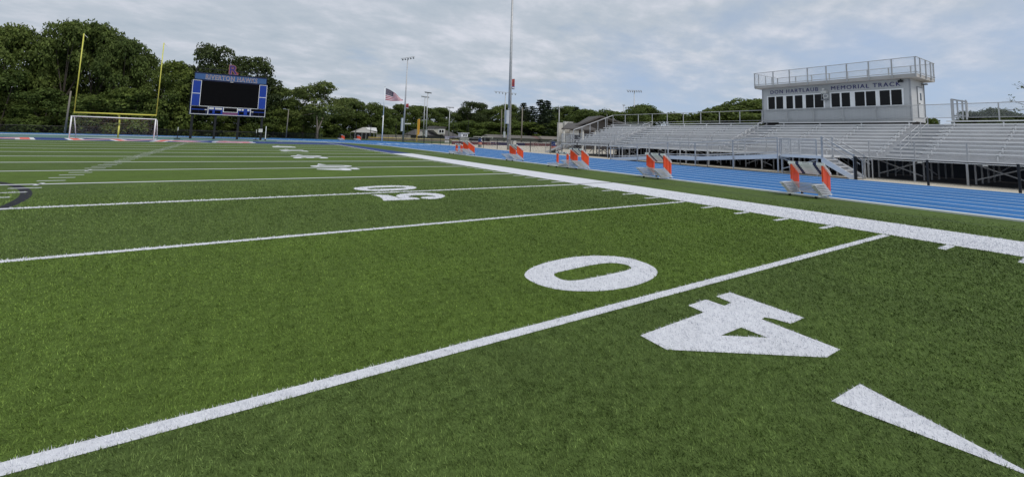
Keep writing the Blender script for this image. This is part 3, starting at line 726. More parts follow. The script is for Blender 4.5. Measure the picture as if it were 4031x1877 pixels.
railing('front_railing', [(21.72, 31.0, 1.2, 2.26), (21.72, 43.25, 1.2, 2.26)], 2.05)
railing('front_railing', [(21.72, 47.05, 1.2, 2.30), (21.72, 72.0, 1.2, 2.36)], 2.05)
railing('rear_railing', [(29.75, 31.0, 3.95, 4.97), (29.75, 53.2, 3.95, 5.0)], 2.0)
railing('rear_railing', [(29.75, 53.25, 3.95, 5.0), (29.75, 71.35, 3.95, 5.02)], 2.0, mesh=None)
railing('end_railing', [(23.0, 71.36, 1.35, 2.88), (29.75, 71.36, 3.55, 5.0)], 1.4, mesh=None, r=.045, low=None)
# frames and braces below
for k in range(20):
    y = 31.0 + 2.05*k + .0
    b = MB()
    b.box(21.62, 21.72, y-.04, y+.04, -.03, 1.14)
    for x in (23.4, 24.9, 26.4, 27.9, 29.4):
        b.box(x-.035, x+.035, y-.035, y+.035, -.03, 1.16 + (x-23)*.335)
    b.beam((21.7, y, 1.13), (22.95, y, 1.13), .05, .08); b.beam((22.95, y, 1.13), (29.5, y, 3.28), .05, .09)
    b.build('support_frame', GALV, t)
    if k % 2 == 1:
        for x in (23.36, 26.36):
            zt = 1.0 + (x-23)*.335
            b = MB(); b.beam((x-.05, y+.06, .25), (x-.05, y+1.99, zt-.05), .05, .06); b.beam((x-.09, y+.06, zt-.05), (x-.09, y+1.99, .25), .05, .06)
            b.build('cross_brace', GALV, t)
MB().box(30.0, 30.06, 31, 71, -.02, 3.3).build('added_dark_backdrop', DARK, t)  # dark sheet added as backdrop so the space below the seats stays black
# end stairs at the far end
b = MB()
for i in range(6): b.box(22.1, 23.2, 72.1+.55*i, 72.75+.55*i, 1.0-.19*i, 1.04-.19*i)
for x in (22.05, 23.25): b.beam((x, 72.0, 1.05), (x, 75.6, -.02), .05, .25)
b.build('end_stairs', ALU, t)
b = MB()
for x in (22.05, 23.25): b.path([(x, 72.0, 1.1), (x, 72.0, 2.3), (x, 75.5, 1.1), (x, 75.5, 0)], .026, 7).tube((x, 72.0, 1.75), (x, 75.5, .55), .02, 6)
for x in (21.75, 23.3): b.box(x-.05, x+.05, 71.95, 72.05, 0, 2.35)
b.build('stair_railing', GALV, t)
MB().box(21.8, 23.2, 71.38, 71.42, 1.25, 2.2).build('end_panel', CHAIN, t)
# gate-like screen standing on the top row
b = MB()
for y in (41.08, 40.85, 40.62, 40.45): b.box(29.62, 29.7, y-.035, y+.035, 3.9, 5.22)
b.beam((29.66, 41.12, 5.3), (29.66, 40.4, 5.08), .10, .10); b.beam((29.66, 41.1, 4.2), (29.66, 40.42, 4.12), .06, .06)
b.box(29.55, 29.62, 41.0, 41.14, 3.85, 5.32); b.box(29.70, 29.95, 40.42, 40.5, 4.1, 5.1)
b.build('gate_frame', GALV, t)

# ------------------------------------------------------------------ ramp with landing platform and stairs
t = thing('access_ramp', 'aluminium wheelchair ramp with handrails rising along the bleacher front', 'ramp', (19.4, 54, 0))
prof = [(61.4, .06), (55.2, .62), (52.8, .66), (47.0, 1.16)]
for xx in (18.7, 20.3):
    b = MB()
    for (y0, z0), (y1, z1) in zip(prof, prof[1:]):
        b.add([(xx-.02, y0, z0-.22), (xx-.02, y1, z1-.22), (xx-.02, y1, z1+.07), (xx-.02, y0, z0+.07), (xx+.02, y0, z0-.22), (xx+.02, y1, z1-.22), (xx+.02, y1, z1+.07), (xx+.02, y0, z0+.07)],
              [(0, 1, 2, 3), (7, 6, 5, 4), (3, 2, 6, 7), (4, 5, 1, 0), (0, 3, 7, 4), (1, 5, 6, 2)])
    b.build('side_stringer', ALU, t)
    b = MB()
    for (y0, z0), (y1, z1) in zip(prof, prof[1:]):
        for dz, r in ((1.16, .03), (.90, .022), (.20, .026)): b.tube((xx-.05, y0, z0+dz), (xx-.05, y1, z1+dz), r, 8)
        n = max(1, round(abs(y1-y0)/2.8))
        for i in range(0 if y0 > 61 else 1, n+1):
            y = y0+(y1-y0)*i/n; z = z0+(z1-z0)*i/n
            b.box(xx-.10, xx-.03, y-.035, y+.035, -.02 if xx < 19 or i in (0, n) else z, z+1.16)
    b.path([(xx-.05, 61.4, 1.2), (xx-.05, 61.8, 1.15), (xx-.05, 61.8, 0)], .026, 7)
    b.build('ramp_handrail', GALV, t)
b = MB()
for (y0, z0), (y1, z1) in zip(prof, prof[1:]):
    b.add([(18.72, y0, z0), (20.28, y0, z0), (20.28, y1, z1), (18.72, y1, z1), (18.72, y0, z0-.05), (20.28, y0, z0-.05), (20.28, y1, z1-.05), (18.72, y1, z1-.05)],
          [(3, 2, 1, 0), (4, 5, 6, 7), (0, 1, 5, 4), (2, 3, 7, 6)])
b.build('ramp_deck', ALU, t)
MB().box(18.9, 21.64, 44.7, 46.98, 1.15, 1.2).build('landing_deck', ALU, t)
b = MB(); b.box(18.86, 18.9, 44.7, 46.98, 1.06, 1.24); b.box(18.9, 21.6, 46.981, 47.0, 1.03, 1.2)
b.build('landing_fascia', ALU, t)
b = MB()
for x, y in ((18.95, 46.9), (18.95, 44.95), (21.4, 46.9), (21.4, 44.8)): b.box(x-.04, x+.04, y-.04, y+.04, -.02, 1.15)
b.beam((18.95, 46.85, .95), (18.95, 45.0, .30), .05, .06); b.beam((18.91, 46.85, .30), (18.91, 45.0, .95), .05, .06)
b.build('landing_leg', GALV, t)
railing('landing_railing', [(18.92, 46.98, 1.2, 2.24), (18.92, 44.95, 1.2, 2.24)], 2.0)
railing('landing_railing', [(19.06, 46.94, 1.2, 2.24), (21.6, 46.94, 1.2, 2.24)], 1.25)
# stairs down from the landing, towards the camera
b = MB()
ns = 6
for i in range(ns):
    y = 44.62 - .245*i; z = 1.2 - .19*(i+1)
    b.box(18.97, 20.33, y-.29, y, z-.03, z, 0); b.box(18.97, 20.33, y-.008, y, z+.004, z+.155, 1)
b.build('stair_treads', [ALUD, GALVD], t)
b = MB()
for x in (18.9, 20.36):
    b.add([(x, 44.72, 1.22), (x, 44.72, .85), (x, 43.35, -.02), (x, 43.05, -.02), (x, 43.05, .12), (x+.04, 44.72, 1.22), (x+.04, 44.72, .85), (x+.04, 43.35, -.02), (x+.04, 43.05, -.02), (x+.04, 43.05, .12)],
          [(0, 1, 2, 3, 4), (9, 8, 7, 6, 5), (0, 4, 9, 5), (1, 0, 5, 6), (2, 1, 6, 7), (4, 3, 8, 9)])
b.build('stair_stringer', ALU, t)
b = MB()
for x in (18.9, 20.4):
    b.box(x-.045, x+.045, 44.6, 44.69, 1.15, 2.42); b.box(x-.045, x+.045, 43.06, 43.15, -.02, 1.42)
    b.tube((x, 44.65, 2.42), (x, 42.75, 1.12), .026, 8); b.tube((x, 44.6, 2.05), (x, 42.85, .86), .024, 8); b.tube((x, 42.75, 1.12), (x, 42.75, 0), .026, 8)
    b.tube((x, 44.1, 2.0), (x, 42.8, 1.07), .02, 6)
b.build('stair_handrail', GALV, t)

# ------------------------------------------------------------------ press box
t = thing('press_box', 'grey sided press box with dark windows and a railed roof deck on the bleachers', 'press box', (31.4, 48.2, 3.9))
X0, X1, Y0, Y1, Z0, Z1 = 29.9, 33.0, 43.15, 53.25, 3.86, 6.96
MB().box(X0, X1, Y0, Y1, Z0, Z1).build('wall', SIDING, t)
b = MB()
for y in (Y0-.02, Y1-.08): b.box(X0-.02, X0+.06, y, y+.10, Z0, Z1-.02)
b.build('corner_trim', mat('grey_trim', (.36, .37, .39), .6), t)
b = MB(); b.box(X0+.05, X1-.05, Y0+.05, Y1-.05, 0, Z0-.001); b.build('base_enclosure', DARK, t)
PANES = [(52.73, 52.17), (52.07, 51.5), (51.25, 50.72), (50.57, 49.99), (49.75, 49.17), (49.10, 48.47), (47.92, 47.35), (47.24, 46.69), (46.38, 45.77), (45.70, 45.12), (44.88, 44.29), (44.22, 43.63)]
for k in range(6):
    (a, _), (_, c) = PANES[2*k], PANES[2*k+1]
    yl = a + .10; yr = c - .10
    m0 = PANES[2*k][1]; m1 = PANES[2*k+1][0]
    b = MB(); zb, zt = 5.0, 6.29
    b.box(X0-.05, X0-.002, yr, yl, zb, 5.07); b.box(X0-.05, X0-.002, yr, yl, 6.2, zt)
    for y0, y1 in ((a, yl), (m1, m0), (yr, c)): b.box(X0-.05, X0-.002, y0, y1, 5.07, 6.2)
    f = b.build('window', WHT, t)
    MB().box(X0-.02, X0-.003, m0, a, 5.07, 6.2).box(X0-.02, X0-.003, c, m1, 5.07, 6.2).build('pane', GLASS, f)
    if k not in (2, 5):
        yn = PANES[2*k+2][0] + .10
        if yr - yn > .01: MB().box(X0-.045, X0-.002, yn, yr, zb, zt).build('window_mullion', WHT, t)
MB().box(X0-.10, X0-.052, 43.4, 52.95, 4.93, 4.995).build('window_ledge', mat('ledge_grey', (.50, .51, .52), .6), t)
# lettering
b = MB()
for txt, ya, yb in (('DON HARTLAUB', 52.53, 48.83), ('MEMORIAL TRACK', 47.91, 43.67)):
    for q, dy, dz in ((0, -.007, 0), (1, .007, 0)): put_text(b, txt, lambda s, u, d, ya=ya, yb=yb: (X0 - .018 - .002*q, ya + (yb-ya)*s + dy, 6.47 + .32*u + dz), 1, .0, 0, txt, 1.25)
b.build('wall_lettering', [mat('letter_halo', (.28, .27, .33), .6), mat('navy_letters', (.03, .03, .16), .5)], t)
# roof deck
MB().box(29.1, 33.35, 42.62, 53.5, 6.962, 7.2).build('roof_deck', mat('deck_edge', (.44, .42, .40), .7, 0, .08, 2), t)
MB().box(29.08, 33.37, 42.60, 53.52, 7.202, 7.24).build('roof_flashing', ALU, t)
b = MB(); g = MB()
fy = [53.48, 51.9, 50.6, 49.24, 47.92, 46.57, 45.22, 43.9, 42.64]
for y in fy:
    for x in (29.06, 33.39): b.box(x-.035, x+.035, y-.04, y+.04, 7.0, 8.4)
for x in (29.9, 31.2, 32.4):
    for y in (42.58, 53.54): b.box(x-.04, x+.04, y-.035, y+.035, 7.0, 8.4)
for z in (8.4, 7.32):
    for x in (29.06, 33.39): b.tube((x, 42.6, z), (x, 53.5, z), .026, 8)
    for y in (42.58, 53.54): b.tube((29.06, y, z), (33.39, y, z), .026, 8)
o = b.build('roof_railing', GALV, t)
g.quad((29.1, 42.6, 7.25), (29.1, 53.5, 7.25), (29.1, 53.5, 8.4), (29.1, 42.6, 8.4)); g.quad((33.35, 42.6, 7.25), (33.35, 53.5, 7.25), (33.35, 53.5, 8.4), (33.35, 42.6, 8.4))
for y in (42.62, 53.5): g.quad((29.1, y, 7.25), (33.35, y, 7.25), (33.35, y, 8.4), (29.1, y, 8.4))
g.build('wire_mesh', CHAIN, o)
# door on the near side wall
b = MB(); b.box(31.34, 32.47, Y0-.05, Y0-.002, 4.2, 6.44); dd = b.build('door', mat('white_door', (.70, .71, .72), .5, 0, .03), t)
MB().box(31.75, 32.1, Y0-.06, Y0-.051, 5.5, 6.05).build('door_window', GLASS, dd); MB().box(31.45, 31.53, Y0-.11, Y0-.051, 5.2, 5.26).build('handle', BLK, dd)
b = MB(); b.box(31.26, 31.335, Y0-.045, Y0-.002, 4.2, 6.5); b.box(32.475, 32.55, Y0-.045, Y0-.002, 4.2, 6.5); b.box(31.335, 32.475, Y0-.045, Y0-.002, 6.445, 6.52); b.build('door_frame', GALVD, t)
MB().path([(32.6, Y0-.1, 4.0), (32.6, Y0-.1, 6.8)], .03, 6).box(32.45, 32.75, Y0-.3, Y0-.02, 6.72, 6.82).build('conduit', GALVD, t)
# loudspeakers between the windows
t2 = thing('loudspeaker_cluster', 'white horn loudspeakers mounted on the press box wall between the window groups', 'loudspeaker', (29.6, 48.3, 6.1))
b = MB(); b.box(29.5, 29.86, 48.13, 48.52, 6.22, 6.42); b.tube((29.55, 48.36, 6.45), (29.55, 48.36, 6.62), .07, 10, .09); b.build('upper_horn', WHTD, t2)
b = MB(); b.tube((29.84, 48.2, 5.98), (29.52, 48.2, 5.98), .07, 14, .19); b.build('horn', WHTD, t2)
MB().tube((29.515, 48.2, 5.98), (29.5, 48.2, 5.98), .13, 12, .12).build('horn_throat', GALVD, t2)
b = MB(); b.box(29.6, 29.86, 48.1, 48.55, 5.66, 5.74); b.tube((29.6, 48.5, 5.66), (29.6, 48.5, 6.22), .025, 6); b.build('bracket', GALVD, t2)
t2 = thing('floodlamp', 'small black lamp under the roof deck at the press box corner', 'lamp', (29.7, 43.6, 6.85))
b = MB(); b.box(29.6, 29.88, 43.5, 43.75, 6.72, 6.86); b.tube((29.74, 43.62, 6.86), (29.74, 43.62, 6.96), .03, 6); b.build('housing', BLK, t2)
# ------------------------------------------------------------------ buildings beyond the fence
t = thing('field_house', 'low building with a broad dark gabled roof and white piers behind the bleachers', 'building', (46, 93, 0))
MB().box(41.5, 60, 91.5, 96, 0, 3.7).build('wall', mat('dark_brick', (.055, .045, .042), .85, 0, .15, 2, fine=.2), t)
b = MB()
pk, pz = 46.5, 6.35
for x0, z0, x1, z1 in ((38.6, 3.75, pk, pz), (pk, pz, 61.5, 3.9)):
    b.add([(x0, 89.6, z0), (x1, 89.6, z1), (x1+1.5*(x0<40), 94.5, z1), (x0+5*(x0<40)+1.5*(x0>40), 94.5, z0), (x0, 89.6, z0-.28), (x1, 89.6, z1-.28), (x1+1.5*(x0<40), 94.5, z1-.28), (x0+5*(x0<40)+1.5*(x0>40), 94.5, z0-.28)],
          [(0, 1, 2, 3), (7, 6, 5, 4), (0, 4, 5, 1), (2, 6, 7, 3), (0, 3, 7, 4), (1, 5, 6, 2)])
b.add([(35.8, 88.0, 3.62), (44.0, 88.0, 3.62), (44.0, 91.4, 4.75), (39.8, 91.4, 4.75), (37.4, 90.2, 3.62)], [(0, 1, 2, 3), (0, 3, 4)])
b.box(35.8, 44.0, 88.0, 88.2, 3.40, 3.62); b.beam((35.9, 88.2, 3.51), (37.4, 90.2, 3.51), .2, .22)
b.build('roof', ROOF, t)
b = MB(); b.prism([(40.2, 3.7), (58, 3.7), (pk, 6.0)], 'y', 91.5, 91.6); b.build('gable_wall', mat('gable_brown', (.10, .09, .085), .85, 0, .12, 2, stretch=(.2, 1, 4)), t)
for x0, x1, z in ((38.6, 39.6, 4.7), (40.0, 42.1, 4.95)):
    MB().box(x0, x1, 92.5, 92.9, 0, z).box(x0-.04, x1+.04, 92.46, 92.94, z, z+.06).build('pier', STONE, t)
MB().box(37.75, 39.9, 88.5, 88.7, 2.55, 3.3).build('sign_panel', STONE, t); MB().box(40.4, 41.1, 88.5, 88.7, 2.2, 3.3).build('pier', STONE, t)
for x in (36.2, 40.6, 43.6): MB().box(x-.15, x+.15, 88.2, 88.5, 0, 3.42).build('porch_post', STONE, t)
b = MB()
for i in range(5): b.box(42.2+.7*i, 42.6+.7*i, 91.42, 91.5, 2.0, 2.9)
b.build('window', mat('dim_window', (.12, .12, .13), .3), t)

t = thing('canopy_tent', 'grey fabric canopy on thin posts beneath the trees left of the flagpole', 'tent', (18, 150, 0))
TF = mat('grey_fabric', (.34, .33, .31), .85, 0, .10, .8); TL = mat('pale_fabric', (.56, .56, .55), .85, 0, .08, .8)
b = MB(); n = 12
for i in range(n):
    x0, x1 = 15.2+5.8*i/n, 15.2+5.8*(i+1)/n; s0, s1 = .18*math.sin(i*1.9), .18*math.sin((i+1)*1.9)
    b.quad((x0, 148+s0, 1.7+.12*abs(s0)), (x1, 148+s1, 1.7+.12*abs(s1)), (17.9+3.6*(i+1)/n*.9, 151, 3.15), (17.9+3.6*i/n*.9, 151, 3.15), m=0)
b.quad((15.2, 148, 1.7), (17.9, 151, 3.15), (15.2, 154, 1.7), (15.2, 151, 1.75), m=0)
b.quad((21.0, 148, 1.75), (22.0, 154, 1.8), (21.7, 151, 3.15), (21.2, 149.5, 2.5), m=1)
b.add([(18.9, 149.6, 2.55), (21.1, 148.0, 2.1), (21.6, 151, 3.17), (18.6, 151, 3.19)], [(0, 1, 2, 3)], 1)
b.build('canopy', [TF, TL], t)
for x, y in ((15.2, 148), (17.0, 148), (18.1, 148), (19.2, 148), (21.0, 148), (15.4, 154), (21.9, 154)): MB().tube((x, y, 0), (x, y, 1.75), .07, 6).build('post', GALV, t)
MB().box(16.5, 21, 154.5, 154.7, 0, 1.7).build('back_wall', DARK, t)

t = thing('foul_pole', 'yellow baseball foul pole with a mesh wing', 'foul pole', (25.75, 130, 0))
FO = mat('foul_yellow', (.62, .30, .03), .5, 0, .1, 2)
MB().tube((25.7, 130, 0), (25.75, 130, 5.35), .10, 8).build('pole', mat('foul_yellow_light', (.68, .42, .06), .5), t)
b = MB(); b.box(25.9, 26.28, 129.96, 130.04, 1.6, 5.45); b.build('wing', FO, t)

t = thing('clubhouse', 'shingled house with a windowed dormer beyond the ball field', 'house', (57, 195, 0))
HW = mat('tan_wall', (.30, .27, .23), .8, 0, .1, 1)
MB().box(50.2, 65.5, 191, 201, 0, 1.3).build('wall', HW, t)
b = MB(); b.add([(47.5, 189, 1.45), (68.5, 189, 1.15), (64.4, 196, 3.8), (50.2, 196, 3.75), (47.5, 203, 1.45), (68.5, 203, 1.15)], [(0, 1, 2, 3), (5, 4, 3, 2), (1, 5, 2)]); b.build('roof', ROOF, t)
MB().add([(47.55, 188.95, 1.44), (47.55, 203, 1.44), (50.2, 196, 3.74)], [(0, 2, 1)]).build('roof_end', ROOF, t)
MB().prism([(48.6, 1.0), (51.8, 1.35), (49.9, 3.0)], 'y', 188.7, 188.9).build('gable_end', mat('pale_gable', (.42, .40, .37), .8), t)
MB().prism([(54.9, 3.7), (57.2, 1.9), (60.2, 2.0), (60.3, 4.3), (56.0, 4.6)], 'y', 188.4, 195).build('dormer', mat('pale_dormer', (.46, .44, .40), .8), t)
MB().add([(56.0, 188.1, 5.25), (60.6, 188.1, 5.05), (60.8, 188.1, 4.6), (55.2, 188.1, 4.25), (56.0, 196, 5.25), (60.6, 196, 5.05), (60.8, 196, 4.6), (55.2, 196, 4.25)], [(3, 2, 1, 0), (0, 1, 5, 4), (4, 5, 6, 7), (1, 2, 6, 5), (3, 0, 4, 7)]).build('dormer_roof', ROOF, t)
f = MB().box(57.3, 59.7, 188.25, 188.4, 2.5, 4.0).build('window', WHT, t)
MB().box(57.5, 58.4, 188.2, 188.25, 2.7, 3.8).box(58.65, 59.5, 188.2, 188.25, 2.7, 3.8).build('pane', GLASS, f)
t = thing('pop_up_canopy', 'dark blue canopy with pale edge in front of the shingled house', 'canopy', (40, 140, 0))
MB().add([(37.2, 138, .95), (43.5, 138, 1.45), (46.2, 139, 1.0), (44.5, 143, 1.5), (39, 143, 1.45)], [(0, 1, 4), (1, 3, 4), (1, 2, 3)]).build('roof', mat('canopy_navy', (.05, .04, .10), .7), t)
for x in (37.6, 40, 43, 45.6): MB().tube((x, 138.4, 0), (x, 138.4, 1.1), .05, 6).build('post', GALVD, t)
MB().beam((37.2, 137.98, .97), (43.5, 137.98, 1.47), .05, .1).build('edge_trim', WHTD, t)
t = thing('scorer_hut', 'small white hut with two dark openings by the ball field', 'hut', (44, 140, 0))
MB().box(42.9, 45.0, 140, 142, .9, 2.45).box(42.7, 45.4, 139.8, 142.2, 2.45, 2.58).build('walls', WHT, t)
MB().box(43.5, 43.95, 139.9, 140, 1.7, 2.1).box(44.2, 44.65, 139.9, 140, 1.7, 2.1).build('opening', BLK, t)
MB().box(43.0, 44.9, 140.1, 141.9, 0, .9).build('base', WHTD, t)
t = thing('team_bench', 'white bench roof with slanting ends right of the scorer hut', 'dugout', (46, 135, 0))
MB().beam((40.5, 136, 1.15), (47, 136, 1.05), .12, .12).beam((47, 136, 1.05), (47.6, 136, 1.55), .1, .1).build('rail', WHT, t); MB().box(40.5, 47, 136.3, 136.5, 0, 1.0).build('back_board', STONE, t)
t = thing('dugout', 'open dugout with a thin pale roof edge left of the thick pole', 'dugout', (47.5, 135, 0))
MB().beam((43.8, 134.5, 1.6), (50.2, 134.5, 1.55), .14, .14).beam((50.2, 134.5, 1.6), (49.8, 134.5, 1.05), .1, .1).build('roof_edge', STONE, t); MB().box(43.5, 50, 136, 136.2, 0, 1.5).build('back_wall', DARK, t)
for x in (45.5, 47.5): MB().box(x-.05, x+.05, 134.4, 134.6, 0, 1.55).build('post', GALVD, t)
for label, x0, x1, y, zt, rm in (('long grey roofed shed behind the thick pole', 58, 77, 150, 2.45, mat('grey_brown_roof', (.125, .115, .105), .9, 0, .1, 1)), ('maroon roofed shed right of the wooden pole', 77.6, 81.5, 151, 2.4, mat('maroon_roof', (.13, .075, .070), .9, 0, .1, 1)), ('tan roofed shed just left of the white piers', 79.5, 88.5, 149.2, 2.5, mat('tan_roof', (.17, .15, .13), .9, 0, .1, 1))):
    t = thing('storage_shed', label, 'shed', ((x0+x1)/2, y, 0))
    MB().add([(x0-.4, y-.6, 1.45), (x1+.4, y-.6, 1.45), (x1-.3, y+2.5, zt), (x0+.3, y+2.5, zt), (x0-.4, y+5.5, 1.45), (x1+.4, y+5.5, 1.45)], [(0, 1, 2, 3), (3, 2, 5, 4), (0, 3, 4), (1, 5, 2)]).build('roof', rm, t)
    MB().box(x0, x1, y, y+5, 0, 1.42).build('wall', mat('shed_wall', (.30, .28, .25), .85, 0, .1, 1), t)
for label, x0, x1, m, tp in (('long windscreen fence with pale cap around the ball field, maroon part', 24.5, 33.5, 'maroon_screen', (.12, .055, .06)), ('navy windscreen fence with pale cap left of the wooden pole', 33.55, 42.2, 'navy_screen', (.035, .032, .075)), ('maroon windscreen fence right of the wooden pole', 42.25, 55, 'maroon_screen', (.12, .055, .06))):
    t = thing('windscreen_fence', label, 'fence', ((x0+x1)/2, 108, 0))
    MB().box(x0, x1, 107.98, 108.02, .0, .62).build('screen', mat(m, tp, .9, 0, .2, .7), t); MB().box(x0, x1, 107.95, 108.05, .62, .72).build('cap', WHTD, t)
    b = MB()
    for k in range(int((x1-x0)/2.5)+1): b.box(x0+2.5*k-.03+.03, x0+2.5*k+.06, 108.03, 108.09, 0, .6)
    b.build('post', GALVD, t)
t = thing('outfield_fence', 'tan outfield fence with a yellow safety cap behind the flagpole', 'fence', (28, 132, 0))
MB().box(14.5, 38, 131.98, 132.02, .1, .55).build('screen', mat('tan_screen', (.20, .17, .14), .9, 0, .2, .5), t)
MB().tube((20.5, 132, .62), (38, 132, .62), .09, 8).build('cap', mat('cap_cream', (.62, .52, .26), .6), t)
MB().tube((14.5, 132, .62), (20.5, 132, .62), .09, 8).build('cap', mat('cap_yellow', (.6, .45, .1), .6), t)
t = thing('concrete_block_wall', 'low pale block wall behind the yellow foul pole', 'wall', (30, 150, 0))
b = MB(); b.box(21.5, 31.5, 150, 150.3, 0, 1.35); b.build('block_face', mat('tan_block', (.26, .24, .21), .9, 0, .15, 1.2), t)
t = thing('information_board', 'small pale board on the track edge under the twin lamp poles', 'board', (29.0, 120, 0))
MB().box(28.5, 29.6, 119.9, 120, .75, 1.45).build('board', mat('lavender_board', (.40, .39, .46), .6), t); MB().box(28.5, 29.6, 119.9, 120, .05, .55).build('lower_board', STONE, t)
for x in (28.6, 29.5): MB().box(x-.03, x+.03, 120.01, 120.06, 0, 1.45).build('post', BLK, t)
# ball-stop netting poles
base = None
for label, x, y, h in (('black netting pole left of the canopy tent', 13.0, 138, 4.4), ('black netting pole at the canopy tent centre', 16.6, 138, 4.2), ('black netting pole at the canopy tent right edge', 19.6, 138, 4.2), ('black netting pole right of the flagpole', 23.0, 138, 4.2), ('black netting pole left of the yellow foul pole', 24.6, 134, 3.9),
                       ('tall black netting pole at the house dormer edge', 50.0, 160, 5.6), ('tall black netting pole before the house roof end', 55.2, 160, 5.4), ('tall black netting pole above the scorer hut', 47.8, 145, 6.6)):
    if base is None:
        base = thing('netting_pole', label, 'pole', (x, y, 0), 'black ball netting poles'); base.scale = (1, 1, h)
        MB().tube((x, y, -.01), (x, y, 1), .075, 7).build('shaft', BLK, base); MB().tube((x, y, 1), (x, y, 1.01), .1, 7).build('cap', BLK, base)
    else: dup(base, (x, y, 0), label, scale=(1, 1, h))

# ------------------------------------------------------------------ trees
def leaf_mat(name, ca, cb, trans=.34):
    ca, cb = [x*1.15 for x in ca], [x*1.15 for x in cb]
    m, nt, b = newmat(name); out = nt.nodes['Material Output']
    r = N(nt, 'ShaderNodeNewGeometry').outputs['Random Per Island']
    oi = N(nt, 'ShaderNodeObjectInfo').outputs['Random']
    p = POS(nt); n = NOISE(nt, p, .45, 4, .6)
    f = MATH(nt, 'ADD', MATH(nt, 'MULTIPLY', n, .75), MATH(nt, 'MULTIPLY', oi, .30))
    c = MIX(nt, RAMP(nt, f, [(.35, 0.), (.75, 1.)]), RGB(ca), RGB(cb))
    c = MIX(nt, 1, c, RAMP(nt, r, [(0, .6), (1, 1.4)]), 'MULTIPLY')
    nt.links.new(c, b.inputs['Base Color']); b.inputs['Roughness'].default_value = .55; b.inputs['Specular IOR Level'].default_value = .12
    tr = N(nt, 'ShaderNodeBsdfTranslucent'); nt.links.new(c, tr.inputs[0])
    mx = N(nt, 'ShaderNodeMixShader', ins={0: trans}); nt.links.new(b.outputs[0], mx.inputs[1]); nt.links.new(tr.outputs[0], mx.inputs[2])
    nt.links.new(mx.outputs[0], out.inputs['Surface']); return m
LEAF = {'oak': leaf_mat('oak_leaves', (.066, .094, .026), (.122, .158, .038)), 'dark': leaf_mat('dark_leaves', (.042, .058, .022), (.072, .094, .028)),
        'light': leaf_mat('light_leaves', (.075, .105, .026), (.145, .180, .038)), 'mid': leaf_mat('understory_leaves', (.070, .102, .026), (.132, .172, .038)),
        'fork': leaf_mat('pale_leaves', (.075, .10, .030), (.13, .16, .046)), 'pine': leaf_mat('pine_needles', (.030, .047, .028), (.052, .070, .036)), 'red': leaf_mat('reddish_leaves', (.085, .055, .035), (.13, .08, .05))}
BARK = mat('bark', (.075, .062, .05), .95, 0, .3, 3, fine=.2); BARKL = mat('pale_bark', (.22, .19, .16), .95, 0, .25, 3, fine=.2)
def cards(cs, ns, sz, r):
    """one leafy card (a bent pair of triangles) per centre"""
    n = len(cs); a = r.normal(size=(n, 3)); a -= (a*ns).sum(1, keepdims=True)*ns; a /= np.linalg.norm(a, axis=1, keepdims=True)
    b = np.cross(ns, a); s = sz[:, None]
    v = np.stack([cs - a*s, cs - b*s*.55 + ns*s*.15, cs + a*s*1.05, cs + b*s*.6 + ns*s*.12], 1)
    return v.reshape(-1, 3)
def quads_mesh(name, v, m):
    n = len(v)//4; me = bpy.data.meshes.new(name)
    me.vertices.add(n*4); me.vertices.foreach_set('co', np.ascontiguousarray(v, np.float32).reshape(-1))
    me.loops.add(n*4); me.loops.foreach_set('vertex_index', np.arange(n*4, dtype=np.int32))
    me.polygons.add(n); me.polygons.foreach_set('loop_start', np.arange(0, n*4, 4, dtype=np.int32))
    me.update(calc_edges=True); me.materials.append(m); return me
def crown(kind, seed, nleaf, leaf, lobes, z0, spread, lr=(.12, .22)):
    """unit crown: height 1, width about 1"""
    r = np.random.default_rng(seed); C = []; R = []
    while len(C) < lobes:
        z = z0 + (1 - z0) * r.random(); u = (z - z0) / (1 - z0)
        env = .5 * spread * (math.sin(math.pi * min(1, .12 + .88*u)**.8) ** .6 if kind != 'mid' else (1 - u**2.2)**.5)
        a = r.random() * 6.283; rho = env * (.35 + .65*math.sqrt(r.random()))
        rad = lr[0] + (lr[1]-lr[0])*r.random(); rho = max(0, min(rho, .55 - rad*.6)); z = min(z, 1 - rad*.62)
        C.append((rho*math.cos(a), rho*math.sin(a), z)); R.append(rad)
    C = np.array(C); R = np.array(R)
    k = r.choice(lobes, nleaf, p=R**2/(R**2).sum())
    dr = r.normal(size=(nleaf, 3)); dr[:, 2] = np.where(dr[:, 2] < -.2, np.abs(dr[:, 2])*r.choice([1, -1], nleaf, p=[.6, .4]), dr[:, 2]); dr /= np.linalg.norm(dr, axis=1, keepdims=True)
    wob = 1 + .28*np.sin(dr[:, 0]*7 + k)*np.cos(dr[:, 2]*6 + 2*k)
    rr = R[k] * wob * (.62 + .42*r.random(nleaf)**.6)
    c = C[k] + dr * rr[:, None] * np.array([1, 1, .62]); c[:, 2] = np.maximum(c[:, 2], .01)
    ns = dr*.8 + r.normal(size=(nleaf, 3))*.6 + np.array([0, 0, .35]); ns /= np.linalg.norm(ns, axis=1, keepdims=True)
    return cards(c, ns, leaf*(.6 + .8*r.random(nleaf)), r), C, R
def trunk(mb, C, R, w, h, base, fork=False, r0=.022):
    top = Vector((0, 0, base))
    mb.tube((0, 0, -.01), top, r0, 8, r0*.75)
    for i in np.argsort(-R)[:9]:
        p = Vector(C[i]); m_ = top.lerp(p, .5) + Vector((random.uniform(-.02, .02), random.uniform(-.02, .02), .03))
        st = Vector((0, 0, base*random.uniform(.75, 1.0)))
        mb.tube(st, m_, r0*.55, 6, r0*.34); mb.tube(m_, p, r0*.34, 5, r0*.10)
PROTO = {}
